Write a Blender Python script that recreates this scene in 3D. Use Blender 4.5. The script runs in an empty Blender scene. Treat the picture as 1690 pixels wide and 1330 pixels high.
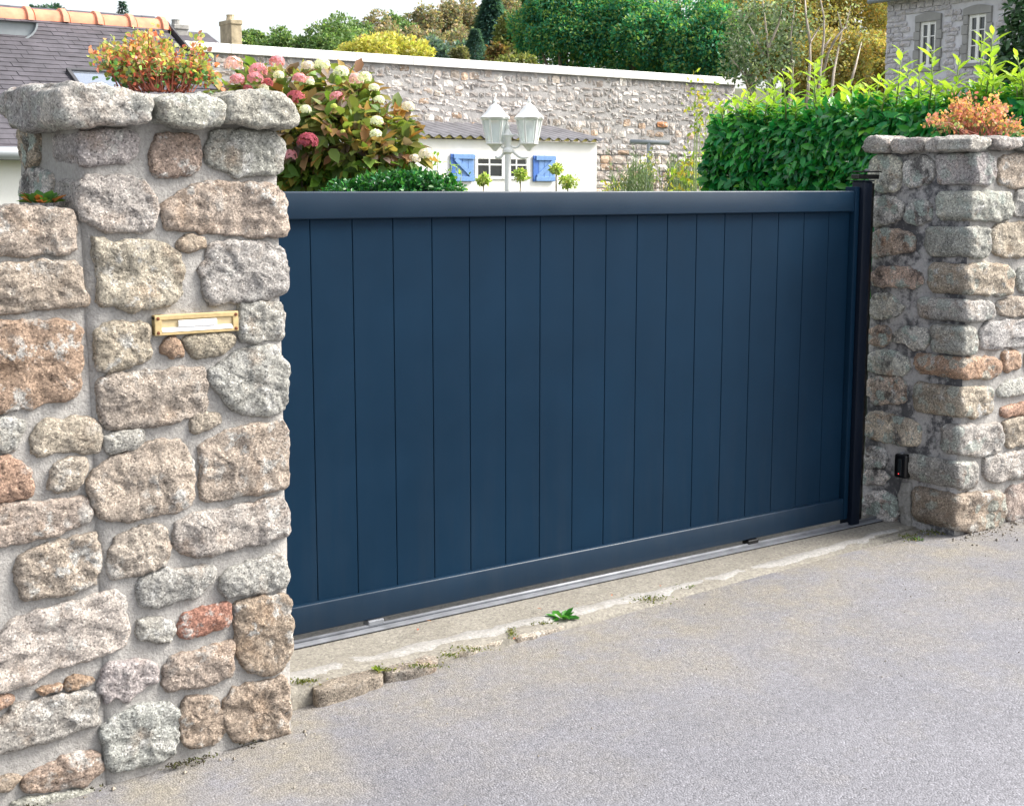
import bpy, bmesh, math, random
import numpy as np
from mathutils import Vector, Matrix, noise

random.seed(7)
rng = np.random.default_rng(7)
S = bpy.context.scene
COL = S.collection
R = math.radians

# ------------------------------------------------------------------ camera
# world frame: X runs along the gate, Y into the property, Z up; metres
IMG_W, IMG_H, FPX, HOR, VX = 1690, 1330, 2286.0, 313.0, 3963.0
PITCH = math.atan((665 - HOR) / FPX)
YAW = math.atan2(VX - 845, FPX * math.cos(PITCH) + (665 - HOR) * math.sin(PITCH))
EYE = Vector((-2.264, -4.415, 1.65))
vh = Vector((math.cos(YAW), math.sin(YAW), 0))
CR = Vector((vh.y, -vh.x, 0))
CF = vh * math.cos(PITCH) - Vector((0, 0, math.sin(PITCH)))
CU = vh * math.sin(PITCH) + Vector((0, 0, math.cos(PITCH)))
cd = bpy.data.cameras.new('camera'); cam = bpy.data.objects.new('camera', cd); COL.objects.link(cam)
cd.sensor_fit = 'HORIZONTAL'; cd.sensor_width = 36; cd.lens = FPX / IMG_W * 36
cd.clip_start = 0.05; cd.clip_end = 3000
cam.matrix_world = Matrix(((CR.x, CU.x, -CF.x, EYE.x), (CR.y, CU.y, -CF.y, EYE.y), (CR.z, CU.z, -CF.z, EYE.z), (0, 0, 0, 1)))
S.camera = cam

# ------------------------------------------------------------------ light
SUN_DIR = Vector((0.72, -0.37, 0.80)).normalized()        # towards the sun
w = bpy.data.worlds.new('World'); S.world = w; w.use_nodes = True
nt = w.node_tree; bg = nt.nodes['Background']
sky = nt.nodes.new('ShaderNodeTexSky'); sky.sky_type = 'NISHITA'; sky.sun_disc = False
sky.sun_elevation = math.asin(SUN_DIR.z); sky.sun_rotation = math.atan2(SUN_DIR.x, SUN_DIR.y)
sky.air_density = 1.0; sky.dust_density = 4.0; sky.ozone_density = 1.0
hs = nt.nodes.new('ShaderNodeHueSaturation'); hs.inputs['Saturation'].default_value = 0.35
nt.links.new(sky.outputs[0], hs.inputs['Color']); nt.links.new(hs.outputs[0], bg.inputs[0])
bg.inputs[1].default_value = 0.095
sl = bpy.data.lights.new('sun', 'SUN'); sl.energy = 1.5; sl.angle = R(26); sl.color = (1, 0.95, 0.87)
so = bpy.data.objects.new('sun', sl); COL.objects.link(so)
so.rotation_euler = SUN_DIR.to_track_quat('Z', 'Y').to_euler()
S.view_settings.view_transform = 'Standard'; S.view_settings.look = 'None'
S.view_settings.gamma = 1; S.view_settings.use_curve_mapping = False
S.view_settings.exposure = 2.0
S.render.engine = 'CYCLES'
S.cycles.max_bounces = 8; S.cycles.transparent_max_bounces = 12

# ------------------------------------------------------------------ pixel -> place
def ray(px, py): return CF + CR * ((px - 845) / FPX) - CU * ((py - 665) / FPX)
def at_y(px, py, Y): d = ray(px, py); return EYE + d * ((Y - EYE.y) / d.y)
def at_x(px, py, X): d = ray(px, py); return EYE + d * ((X - EYE.x) / d.x)
def at_z(px, py, Z): d = ray(px, py); return EYE + d * ((Z - EYE.z) / d.z)
def at_d(px, py, D): return EYE + ray(px, py) * D
def px_scale(p): return FPX / max((Vector(p) - EYE).dot(CF), .1)

# ------------------------------------------------------------------ object helpers
def tag(o, label=None, cat=None, group=None, kind=None):
    if label: o['label'] = label
    if cat: o['category'] = cat
    if group: o['group'] = group
    if kind: o['kind'] = kind
    return o
def empty(name, loc, label=None, cat=None, group=None, kind=None):
    o = bpy.data.objects.new(name, None); COL.objects.link(o); o.location = loc; o.empty_display_size = .1
    return tag(o, label, cat, group, kind)
def wloc(o):
    v = Vector((0, 0, 0))
    while o is not None: v += o.location; o = o.parent
    return v
def link(name, me, mat, parent=None, loc=None, tint=None):
    o = bpy.data.objects.new(name, me); COL.objects.link(o)
    if mat is not None and len(me.materials) == 0:
        for m in (mat if isinstance(mat, (list, tuple)) else [mat]): me.materials.append(m)
    if parent: o.parent = parent
    if loc is not None: o.location = Vector(loc) - (wloc(parent) if parent else Vector((0, 0, 0)))
    if tint: o.color = (*tint, 1)
    return o
class MB:
    """collects world-space geometry; build() links it as one mesh object (only translations are used for parents)"""
    def __init__(s): s.v = []; s.f = []
    def add(s, vs, fs):
        b = len(s.v); s.v += [tuple(p) for p in vs]; s.f += [tuple(i + b for i in f) for f in fs]
    def box(s, x0, x1, y0, y1, z0, z1, bev=0.0, seg=2):
        bm = bmesh.new(); bmesh.ops.create_cube(bm, size=1)
        for v in bm.verts: v.co = ((x0 + x1) / 2 + v.co.x * (x1 - x0), (y0 + y1) / 2 + v.co.y * (y1 - y0), (z0 + z1) / 2 + v.co.z * (z1 - z0))
        if bev: bmesh.ops.bevel(bm, geom=bm.edges[:], offset=bev, segments=seg, affect='EDGES', profile=.5)
        bm.verts.index_update(); s.add([v.co[:] for v in bm.verts], [[v.index for v in f.verts] for f in bm.faces]); bm.free()
    def obox(s, c, ex, ey, ez, bev=0.0):
        """box with half-axis vectors"""
        bm = bmesh.new(); bmesh.ops.create_cube(bm, size=2)
        if bev:
            for v in bm.verts: v.co = (v.co.x * ex.length, v.co.y * ey.length, v.co.z * ez.length)
            bmesh.ops.bevel(bm, geom=bm.edges[:], offset=bev, segments=2, affect='EDGES', profile=.5)
            for v in bm.verts: v.co = (v.co.x / ex.length, v.co.y / ey.length, v.co.z / ez.length)
        bm.verts.index_update()
        s.add([Vector(c) + ex * v.co.x + ey * v.co.y + ez * v.co.z for v in bm.verts], [[v.index for v in f.verts] for f in bm.faces]); bm.free()
    def tube(s, pts, rad, sides=6, caps=True):
        pts = [Vector(p) for p in pts]; n = len(pts)
        rad = rad if isinstance(rad, (list, tuple)) else [rad] * n
        vs = []; fs = []; ref = None
        for i, p in enumerate(pts):
            t = (pts[min(i + 1, n - 1)] - pts[max(i - 1, 0)]).normalized()
            if ref is None: ref = t.orthogonal().normalized()
            ref = (ref - t * ref.dot(t)).normalized() if (ref - t * ref.dot(t)).length > 1e-5 else t.orthogonal().normalized()
            b = t.cross(ref)
            for k in range(sides):
                a = 2 * math.pi * k / sides; vs.append(p + (ref * math.cos(a) + b * math.sin(a)) * rad[i])
        for i in range(n - 1):
            for k in range(sides):
                k2 = (k + 1) % sides; fs.append((i * sides + k, i * sides + k2, (i + 1) * sides + k2, (i + 1) * sides + k))
        if caps: fs.append(tuple(range(sides))[::-1]); fs.append(tuple((n - 1) * sides + k for k in range(sides)))
        s.add(vs, fs)
    def lathe(s, c, prof, sides=12, axis='z'):
        c = Vector(c); vs = []; fs = []; n = len(prof)
        for r, h in prof:
            for k in range(sides):
                a = 2 * math.pi * (k + .5) / sides
                q = Vector((r * math.cos(a), r * math.sin(a), h))
                if axis == 'y': q = Vector((q.x, q.z, q.y))
                if axis == 'x': q = Vector((q.z, q.x, q.y))
                vs.append(c + q)
        for i in range(n - 1):
            for k in range(sides):
                k2 = (k + 1) % sides; fs.append((i * sides + k, i * sides + k2, (i + 1) * sides + k2, (i + 1) * sides + k))
        fs.append(tuple(range(sides))[::-1]); fs.append(tuple((n - 1) * sides + k for k in range(sides)))
        s.add(vs, fs)
    def build(s, name, mat, parent=None, smooth=False, tint=None, sharp=None):
        P = np.array(s.v, dtype=float); c = (P.min(0) + P.max(0)) / 2
        if parent is None: c[2] = P[:, 2].min()
        me = bpy.data.meshes.new(name); me.from_pydata((P - c).tolist(), [], s.f)
        bm = bmesh.new(); bm.from_mesh(me); bmesh.ops.recalc_face_normals(bm, faces=bm.faces); bm.to_mesh(me); bm.free()
        if smooth: me.polygons.foreach_set('use_smooth', [True] * len(me.polygons))
        if sharp: me.set_sharp_from_angle(angle=R(sharp))
        return link(name, me, mat, parent, Vector(c), tint)

# ------------------------------------------------------------------ materials
def newmat(name):
    m = bpy.data.materials.new(name); m.use_nodes = True
    return m, m.node_tree, m.node_tree.nodes['Principled BSDF']
class N:
    """tiny node-graph writer"""
    def __init__(s, nt): s.nt = nt
    def n(s, t, **k):
        x = s.nt.nodes.new(t)
        for a, b in k.items(): setattr(x, a, b)
        return x
    def put(s, sock, v):
        if isinstance(v, bpy.types.NodeSocket): s.nt.links.new(v, sock)
        else:
            try: sock.default_value = v
            except Exception: sock.default_value = (*v, 1)
    def pos(s): return s.n('ShaderNodeNewGeometry').outputs['Position']
    def noise(s, vec, scale, detail=4, rough=.55, dist=0, out=0):
        x = s.n('ShaderNodeTexNoise'); s.put(x.inputs['Vector'], vec); x.inputs['Scale'].default_value = scale
        x.inputs['Detail'].default_value = detail; x.inputs['Roughness'].default_value = rough; x.inputs['Distortion'].default_value = dist
        return x.outputs[out]
    def vor(s, vec, scale, feat='F1', out='Distance', rnd=1):
        x = s.n('ShaderNodeTexVoronoi', feature=feat); s.put(x.inputs['Vector'], vec); x.inputs['Scale'].default_value = scale
        x.inputs['Randomness'].default_value = rnd; return x.outputs[out]
    def ramp(s, fac, stops):
        x = s.n('ShaderNodeValToRGB'); s.put(x.inputs[0], fac); e = x.color_ramp.elements
        while len(e) < len(stops): e.new(.5)
        for i, (p, c) in enumerate(stops):
            e[i].position = p; e[i].color = (*c, 1) if isinstance(c, (tuple, list)) else (c, c, c, 1)
        return x.outputs[0]
    def mr(s, v, a, b, c=0, d=1):
        x = s.n('ShaderNodeMapRange'); s.put(x.inputs[0], v)
        for i, q in enumerate((a, b, c, d)): x.inputs[i + 1].default_value = q
        return x.outputs[0]
    def mix(s, fac, a, b, mode='MIX'):
        x = s.n('ShaderNodeMix', data_type='RGBA', blend_type=mode)
        s.put(x.inputs[0], fac); s.put(x.inputs[6], a); s.put(x.inputs[7], b); return x.outputs[2]
    def math(s, op, a, b=0.0):
        x = s.n('ShaderNodeMath', operation=op); s.put(x.inputs[0], a); s.put(x.inputs[1], b); return x.outputs[0]
    def sep(s, v, i): x = s.n('ShaderNodeSeparateXYZ'); s.put(x.inputs[0], v); return x.outputs[i]
    def bump(s, h, strength, dist, normal=None):
        x = s.n('ShaderNodeBump'); s.put(x.inputs['Height'], h); x.inputs['Strength'].default_value = strength; x.inputs['Distance'].default_value = dist
        if normal is not None: s.put(x.inputs['Normal'], normal)
        return x.outputs[0]

def granite(name, lichen=.55, stain=0.0, green=0.0, grain=1.0, gain=1.0, cells=0):
    m, nt, b = newmat(name); g = N(nt); p = g.pos()
    tint = g.n('ShaderNodeObjectInfo').outputs['Color']
    rnd = nt.nodes[-1].outputs['Random'] if False else None
    base = g.mix(g.mr(g.noise(p, 9, 5, .6), .3, .7), g.mix(1, tint, (.78 * gain, .77 * gain, .77 * gain), 'MULTIPLY'), g.mix(1, tint, (1.18 * gain, 1.15 * gain, 1.12 * gain), 'MULTIPLY'))
    if cells: base = g.mix(1, base, g.ramp(g.sep(g.vor(p, cells, 'F1', 'Color'), 0), [(0, .62), (.3, .82), (.6, 1.0), (.82, 1.3), (.92, 1.9)]), 'MULTIPLY')
    # rusty feldspar patches
    rust = g.mr(g.noise(p, 6.5, 5, .65), .55, .72, 0, .5)
    base = g.mix(rust, base, (.42, .275, .17))
    # lichen, pale
    li = g.math('MULTIPLY', g.mr(g.noise(p, 17, 6, .68), .53, .60, 0, 1), g.mr(g.noise(p, 4.3, 3), .42, .62, 0, lichen * 1.6))
    base = g.mix(li, base, (.62, .61, .58))
    if green:
        wob = g.n('ShaderNodeVectorMath', operation='ADD'); g.put(wob.inputs[0], p); g.put(wob.inputs[1], g.mix(1, g.noise(p, 28, 3, out=1), (.05, .05, .05), 'MULTIPLY'))
        ge = g.math('MULTIPLY', g.mr(g.vor(wob.outputs[0], 13), .44, .38, 0, 1), g.mr(g.noise(p, 5.5, 4), .44, .50, 0, green * .9))
        base = g.mix(g.mr(g.noise(p, 11, 5, .7), .57, .66, 0, .55 * green), base, (.36, .185, .09))
        late = ge
    if stain:
        st = g.mr(g.noise(p, 7, 8, .78), .49, .60, 0, stain)
        base = g.mix(st, base, (.045, .045, .05))
    if green: base = g.mix(late, base, (.47, .535, .49))
    # crystal grain
    cell = g.vor(p, 210, 'F1', 'Color'); cv = g.sep(cell, 0)
    gr = g.ramp(cv, [(0, .35), (.08, .45), (.14, .82), (.6, 1.0), (.86, 1.12), (.93, 1.6)])
    base = g.mix(.8 * grain, base, gr, 'MULTIPLY')
    gr2 = g.mr(g.noise(p, 95, 3, .7), .3, .7, .55, 1.38)
    base = g.mix(.9 * grain, base, gr2, 'MULTIPLY')
    g.put(b.inputs['Base Color'], base); b.inputs['Roughness'].default_value = .92
    b.inputs['Specular IOR Level'].default_value = .25
    n1 = g.bump(g.noise(p, 30, 8, .72), 1.0, .032)
    n2 = g.bump(g.noise(p, 150, 3, .6), .8, .006, n1)
    g.put(b.inputs['Normal'], n2)
    return m
M_stone = granite('granite')
M_cap = granite('granite_cap', lichen=.8, stain=.28, green=.3, gain=1.12)
M_weather = granite('granite_weathered', lichen=1.0, stain=.8, green=1.0, gain=1.6)
M_corner = granite('granite_corner', lichen=.8, stain=.3, green=.6, gain=1.15)

def mortar(name, c1, c2, stain=0):
    m, nt, b = newmat(name); g = N(nt); p = g.pos()
    base = g.mix(g.mr(g.noise(p, 5, 5, .6), .3, .7), c1, c2)
    base = g.mix(.6, base, g.mr(g.noise(p, 90, 4, .75), .3, .7, .62, 1.28), 'MULTIPLY')
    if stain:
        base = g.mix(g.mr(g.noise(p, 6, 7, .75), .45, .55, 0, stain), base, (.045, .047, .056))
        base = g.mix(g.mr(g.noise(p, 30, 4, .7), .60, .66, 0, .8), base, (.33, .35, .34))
    g.put(b.inputs['Base Color'], base); b.inputs['Roughness'].default_value = .95; b.inputs['Specular IOR Level'].default_value = .2
    n1 = g.bump(g.noise(p, 22, 8, .7), .8, .022); g.put(b.inputs['Normal'], g.bump(g.noise(p, 150, 3), .7, .004, n1))
    return m
M_mortar = mortar('mortar', (.35, .336, .318), (.435, .418, .395))
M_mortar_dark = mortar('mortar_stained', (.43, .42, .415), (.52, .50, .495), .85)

def plain(name, col, rough=.6, metal=0, var=.15, vs=6, bump=0, spec=.5, bs=40):
    m, nt, b = newmat(name); g = N(nt); p = g.pos()
    f = g.mr(g.noise(p, vs, 5, .6), .3, .7, 1 - var, 1 + var)
    g.put(b.inputs['Base Color'], g.mix(1, col, f, 'MULTIPLY'))
    b.inputs['Roughness'].default_value = rough; b.inputs['Metallic'].default_value = metal; b.inputs['Specular IOR Level'].default_value = spec
    if bump: g.put(b.inputs['Normal'], g.bump(g.noise(p, bs, 4), bump, .005))
    return m
def gatemat(name, spec, ro):
    m, nt, b = newmat(name); g = N(nt); p = g.pos()
    f = g.mr(g.noise(p, 2.2, 4, .6), .3, .7, .9, 1.1)
    mp = g.n('ShaderNodeMapping'); mp.inputs['Scale'].default_value = (9, 9, .8); g.put(mp.inputs[0], p)
    dust = g.math('MULTIPLY', g.mr(g.noise(mp.outputs[0], 1.6, 6, .7), .45, .75, 0, .2), g.mr(g.sep(p, 2), .75, .02, .15, 1))
    col = g.mix(dust, g.mix(1, (.0040, .0188, .0405), f, 'MULTIPLY'), (.035, .042, .05))
    g.put(b.inputs['Base Color'], col)
    g.put(b.inputs['Roughness'], g.mr(g.noise(p, 9, 5, .7), .3, .7, ro, ro + .12)); b.inputs['Specular IOR Level'].default_value = spec
    g.put(b.inputs['Normal'], g.bump(g.noise(p, 900, 2), .10, .001))
    return m
M_gate = gatemat('navy_coat', .08, .42); M_rail = gatemat('navy_rail_coat', .32, .30)
M_gatedk = plain('dark_navy_coat', (.0026, .0066, .016), .45, 0, .08, 3, 0, .2)
M_black = plain('black_plastic', (.006, .006, .007), .25, var=.05)
M_alu = plain('galvanised_steel', (.19, .20, .22), .5, .15, .25, 12)
M_brass = plain('brass', (.52, .39, .19), .45, .2, .2, 30)
M_brass_lt = plain('brass_flap', (.58, .46, .26), .45, .15, .12, 30)
M_white = plain('white_paint', (.80, .80, .78), .5, 0, .04)
M_render = plain('white_render', (.80, .79, .76), .9, 0, .05, 2, .3)
M_coping = plain('white_coping', (.78, .775, .75), .85, 0, .16, 7, .4)
M_blue = plain('blue_paint', (.15, .28, .54), .5, 0, .18, 20)
M_blue_dk = plain('blue_edge_paint', (.055, .15, .46), .5, 0, .12, 20)
M_rust = plain('rusty_screw', (.16, .05, .02), .8, .2, .4, 300)
M_card = plain('white_card', (.82, .82, .82), .6, 0, .02)
M_ink = plain('faded_ink', (.35, .38, .48), .8, 0, .1)
M_zinc = plain('zinc', (.25, .275, .29), .5, .2, .15, 3)
M_slate = plain('slate', (.068, .062, .072), .6, 0, .35, 5, .3)
M_slate_dk = plain('slate_edge', (.05, .05, .055), .7)
M_terra = plain('terracotta', (.66, .24, .135), .75, 0, .22, 7, .2)
M_terra_lt = plain('terracotta_collar', (.62, .27, .17), .75, 0, .2, 9, .2)
M_darkglass = plain('dark_glass', (.02, .025, .028), .06, 0, .3, 3, 0, .7)
M_skyglass = plain('skylight_glass', (.45, .50, .58), .08, .75, .05, 3)
M_bark = plain('bark', (.16, .13, .10), .9, 0, .35, 8, .6)
M_palebark = plain('pale_bark', (.40, .34, .28), .85, 0, .3, 8, .4)
M_redstem = plain('red_stem', (.30, .09, .06), .6, 0, .3, 40)
M_greenstem = plain('green_stem', (.16, .22, .06), .6, 0, .3, 40)
M_corr = plain('corrugated_sheet', (.17, .165, .175), .8, 0, .3, 2.5, .3)
M_moss_fill = plain('mossy_mortar', (.42, .36, .12), .95, 0, .35, 14, .4)
M_housewall = plain('house_mortar', (.60, .595, .63), .95, 0, .12, 3, .3)
M_surround = plain('grey_dressed_stone', (.30, .295, .29), .9, 0, .12, 3, .2)
M_masonry = granite('house_granite', lichen=.5, grain=.5)
M_rubble = granite('rubble_granite', lichen=1.0, grain=.6, cells=4.5)
M_farmortar = mortar('old_lime_mortar', (.30, .29, .28), (.46, .44, .43))
M_soil = plain('soil', (.06, .045, .03), .95, 0, .4, 12, .6)
def lanternglass():
    m, nt, b = newmat('lantern_glass'); g = N(nt)
    t = g.n('ShaderNodeBsdfTransparent'); t.inputs[0].default_value = (.93, .97, .97, 1)
    b.inputs['Base Color'].default_value = (.88, .94, .94, 1); b.inputs['Roughness'].default_value = .08
    mx = g.n('ShaderNodeMixShader'); mx.inputs[0].default_value = .38
    nt.links.new(t.outputs[0], mx.inputs[1]); nt.links.new(b.outputs[0], mx.inputs[2])
    nt.links.new(mx.outputs[0], nt.nodes['Material Output'].inputs[0]); return m
M_lglass = lanternglass()
def leafmat(name, rough=.5, spec=.35, trans=.3):
    m, nt, b = newmat(name); g = N(nt)
    a = g.n('ShaderNodeAttribute', attribute_name='tint').outputs['Color']
    g.put(b.inputs['Base Color'], a); b.inputs['Roughness'].default_value = rough; b.inputs['Specular IOR Level'].default_value = spec
    t = g.n('ShaderNodeBsdfTranslucent'); g.put(t.inputs[0], g.mix(1, a, (1.25, 1.3, .7), 'MULTIPLY'))
    mx = g.n('ShaderNodeMixShader'); mx.inputs[0].default_value = trans
    nt.links.new(b.outputs[0], mx.inputs[1]); nt.links.new(t.outputs[0], mx.inputs[2])
    nt.links.new(mx.outputs[0], nt.nodes['Material Output'].inputs[0]); return m
M_leaf = leafmat('leaf', .5, .3, .42); M_gloss = leafmat('glossy_leaf', .32, .5, .18); M_petal = leafmat('petal', .7, .2, .35)
def tintleaf(name, rough, spec, trans):       # for single-leaf objects: colour from the object
    m = leafmat(name, rough, spec, trans); nt = m.node_tree
    a = [n for n in nt.nodes if n.type == 'ATTRIBUTE'][0]; oi = nt.nodes.new('ShaderNodeObjectInfo')
    for l in list(nt.links):
        if l.from_node == a: nt.links.new(oi.outputs['Color'], l.to_socket)
    nt.nodes.remove(a); return m
M_gloss1 = tintleaf('glossy_leaf_single', .32, .5, .18); M_leaf1 = tintleaf('leaf_single', .5, .35, .3); M_petal1 = tintleaf('petal_single', .7, .2, .35)

def road_z(x): return float(np.interp(x, [-12, -1, -.3, .1, .5, 1.6, 3.3, 8, 30], [-.46, -.135, -.112, -.078, -.058, -.037, -.003, .13, .8]))
def asphalt():
    m, nt, b = newmat('worn_asphalt'); g = N(nt); p = g.pos()
    y = g.sep(p, 1); x = g.sep(p, 0)
    base = g.mix(g.mr(g.noise(p, 1.1, 5, .6), .3, .7), (.156, .156, .172), (.195, .194, .213))
    # sandy dust that gathers near the threshold
    near = g.mr(g.math('ADD', y, g.mr(g.noise(p, 1.4, 5, .65), .2, .8, -1.0, 1.0)), -1.5, -.45, 0, 1)
    dust = g.math('MULTIPLY', near, g.mr(g.noise(p, 3.5, 6, .7), .36, .62, .1, .85))
    base = g.mix(dust, base, (.225, .204, .165))
    base = g.mix(g.mr(g.noise(p, 2.1, 6, .7, .4), .56, .72, 0, .45), base, (.21, .194, .165))
    base = g.mix(g.mr(g.noise(p, 1.7, 5, .6, .6), .60, .75, 0, .4), base, (.105, .102, .11))
    ch = g.sep(g.vor(p, 150, 'F1', 'Color'), 0)
    base = g.mix(.5, base, g.ramp(ch, [(0, .42), (.12, .55), (.2, .88), (.7, 1.06), (.88, 1.2), (.95, 1.65)]), 'MULTIPLY')
    base = g.mix(.6, base, g.mr(g.noise(p, 60, 4, .7), .3, .7, .72, 1.25), 'MULTIPLY')
    base = g.mix(g.mr(g.noise(p, 38, 2, .5), .745, .75, 0, .9), base, (.07, .065, .065))
    g.put(b.inputs['Base Color'], base); b.inputs['Roughness'].default_value = .85; b.inputs['Specular IOR Level'].default_value = .3
    h = g.math('ADD', g.math('MULTIPLY', g.vor(p, 150), -1.0), g.noise(p, 45, 4, .7))
    g.put(b.inputs['Normal'], g.bump(h, .55, .006)); return m
M_road = asphalt()
def concrete(name, c1, c2, grain=.6):
    m, nt, b = newmat(name); g = N(nt); p = g.pos()
    base = g.mix(g.mr(g.noise(p, 4, 6, .65), .3, .7), c1, c2)
    base = g.mix(g.mr(g.noise(p, 9, 6, .7), .56, .7, 0, .5), base, (.19, .17, .135))
    ch = g.sep(g.vor(p, 120, 'F1', 'Color'), 0)
    base = g.mix(grain, base, g.ramp(ch, [(0, .5), (.15, .7), (.3, .95), (.8, 1.1), (.95, 1.4)]), 'MULTIPLY')
    base = g.mix(.6, base, g.mr(g.noise(p, 60, 4, .7), .3, .7, .75, 1.2), 'MULTIPLY')
    g.put(b.inputs['Base Color'], base); b.inputs['Roughness'].default_value = .9
    g.put(b.inputs['Normal'], g.bump(g.noise(p, 90, 5, .7), .7, .006)); return m
M_conc = concrete('rough_concrete', (.19, .175, .147), (.235, .22, .188))
M_cement = concrete('white_cement', (.255, .247, .232), (.315, .305, .288), .4)
def groundmat():
    m, nt, b = newmat('grassy_ground'); g = N(nt); p = g.pos()
    g.put(b.inputs['Base Color'], g.mix(g.mr(g.noise(p, .3, 6, .7), .3, .7), (.05, .075, .025), (.10, .09, .05))); b.inputs['Roughness'].default_value = .95; return m
M_ground = groundmat()

# ------------------------------------------------------------------ leaf geometry (numpy)
def unit(a): return a / np.maximum(np.linalg.norm(a, axis=-1, keepdims=True), 1e-9)
def poly_mesh(name, V, F, colors=None, smooth=False):
    me = bpy.data.meshes.new(name); nv = len(V); nf, k = F.shape
    me.vertices.add(nv); me.vertices.foreach_set('co', np.ascontiguousarray(V, dtype=np.float32).ravel())
    me.loops.add(nf * k); me.loops.foreach_set('vertex_index', np.ascontiguousarray(F, dtype=np.int32).ravel())
    me.polygons.add(nf); me.polygons.foreach_set('loop_start', np.arange(0, nf * k, k, dtype=np.int32))
    if smooth: me.polygons.foreach_set('use_smooth', np.ones(nf, bool))
    me.update(calc_edges=True)
    if colors is not None:
        a = me.color_attributes.new('tint', 'FLOAT_COLOR', 'POINT')
        a.data.foreach_set('color', np.ascontiguousarray(np.hstack([colors, np.ones((nv, 1))]), dtype=np.float32).ravel())
    return me
def leaves(P, D, Nn, L, W, C, kind='diamond', fold=.18, curl=.12):
    """P base point, D direction, Nn approx normal, L length, W width, C colour (n,3)"""
    n = len(P); D = unit(D); Sd = unit(np.cross(D, Nn)); U = np.cross(Sd, D)
    L = np.broadcast_to(L, n)[:, None]; W = np.broadcast_to(W, n)[:, None]
    if kind == 'diamond':
        pts = [(0, 0, 0), (.5, -.5, fold), (1, 0, -curl), (.5, .5, fold)]
        faces = [(0, 1, 2, 3)]
    else:
        pts = [(0, 0, 0), (.25, -.42, fold), (.62, -.46, fold * .9), (1, 0, -curl), (.62, .46, fold * .9), (.25, .42, fold), (.5, 0, 0.03)]
        faces = [(0, 6, 3, 2, 1), (0, 5, 4, 3, 6)]
    k = len(pts)
    V = np.stack([P + D * L * a + Sd * W * b + U * W * c for a, b, c in pts], 1).reshape(-1, 3)
    F = (np.arange(n)[:, None, None] * k + np.array(faces)[None]).reshape(-1, len(faces[0]))
    return V, F, np.repeat(C, k, 0)
def pick(cols, n, jit=.18):
    c = np.array(cols, float)[rng.integers(0, len(cols), n)]
    return np.clip(c * (1 + rng.normal(0, jit, (n, 1))) * (1 + rng.normal(0, jit * .3, (n, 3))), .004, .95)
def blob_points(clumps, n, shell=.55):
    """points scattered through ellipsoid clumps (c, (rx,ry,rz)); outward direction too"""
    vol = np.array([r[0] * r[1] + r[1] * r[2] + r[0] * r[2] for c, r in clumps]); idx = rng.choice(len(clumps), n, p=vol / vol.sum())
    Cc = np.array([tuple(c) for c, r in clumps])[idx]; Rr = np.array([r for c, r in clumps])[idx]
    d = unit(rng.normal(size=(n, 3))); rr = shell + (1 - shell) * rng.random((n, 1)) ** .6
    rr = rr * (1 + rng.normal(0, .05, (n, 1)))
    return Cc + d * Rr * rr, unit(d / Rr)
def foliage(name, clumps, n, size, cols, parent, mat=None, kind='diamond', shell=.55, aspect=.55, droop=.2, jit=.2, kindtag='stuff'):
    P, O = blob_points(clumps, n, shell)
    D = unit(O + rng.normal(0, .8, (n, 3)) - np.array([0, 0, droop])); Nn = unit(O * .9 + rng.normal(0, .6, (n, 3)) + np.array([0, 0, .3]))
    L = size * rng.uniform(.7, 1.35, n)
    V, F, C = leaves(P, D, Nn, L, L * aspect, pick(cols, n, jit), kind)
    o0 = np.array(wloc(parent)) if parent else np.zeros(3)
    me = poly_mesh(name, V - o0, F, C)
    o = link(name, me, mat or M_leaf, parent)
    if kindtag: o['kind'] = kindtag
    return o
def crown_clumps(c, r, k, spread=.75, size=.5, flat=1.0):
    c = Vector(c); out = [(c, (r[0] * .72, r[1] * .72, r[2] * .72))]
    for i in range(k):
        a = rng.uniform(0, 2 * math.pi); e = math.asin(rng.uniform(-.45, 1))
        d = Vector((math.cos(a) * math.cos(e) * r[0], math.sin(a) * math.cos(e) * r[1], math.sin(e) * r[2]))
        s = size * rng.uniform(.65, 1.2)
        out.append((c + d * spread * rng.uniform(.85, 1.12), (r[0] * s, r[1] * s, r[2] * s * flat)))
    return out
def tree(name, label, cat, base, top_z, rad, n, leaf, cols, k=12, group=None, crown_h=None, trunk=.06, mat=None, barkmat=None, size=.42):
    """trunk with limbs plus a crown; base = ground point"""
    base = Vector(base); H = top_z - base.z
    t = empty(name, base, label, cat, group)
    ch = crown_h or H * .42
    rad *= .84; c = Vector((base.x, base.y, top_z - ch * 1.16))
    cl = crown_clumps(c, (rad, rad, ch), k, .72, size)
    foliage('crown', cl, n, leaf, cols, t, mat)
    mb = MB(); r0 = max(.05, trunk * H / 2.2)
    mb.tube([base, base + Vector((.02 * H, 0, H * .3)), base.lerp(c, .9)], [r0, r0 * .75, r0 * .5], 7)
    for q, rr in cl[1:6]:
        s = base.lerp(c, rng.uniform(.55, .9)); mb.tube([s, s.lerp(q, .5) + Vector((0, 0, -.05 * rad)), q], [r0 * .4, r0 * .25, r0 * .1], 5)
    mb.build('trunk', barkmat or M_bark, t, True)
    return t

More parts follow.
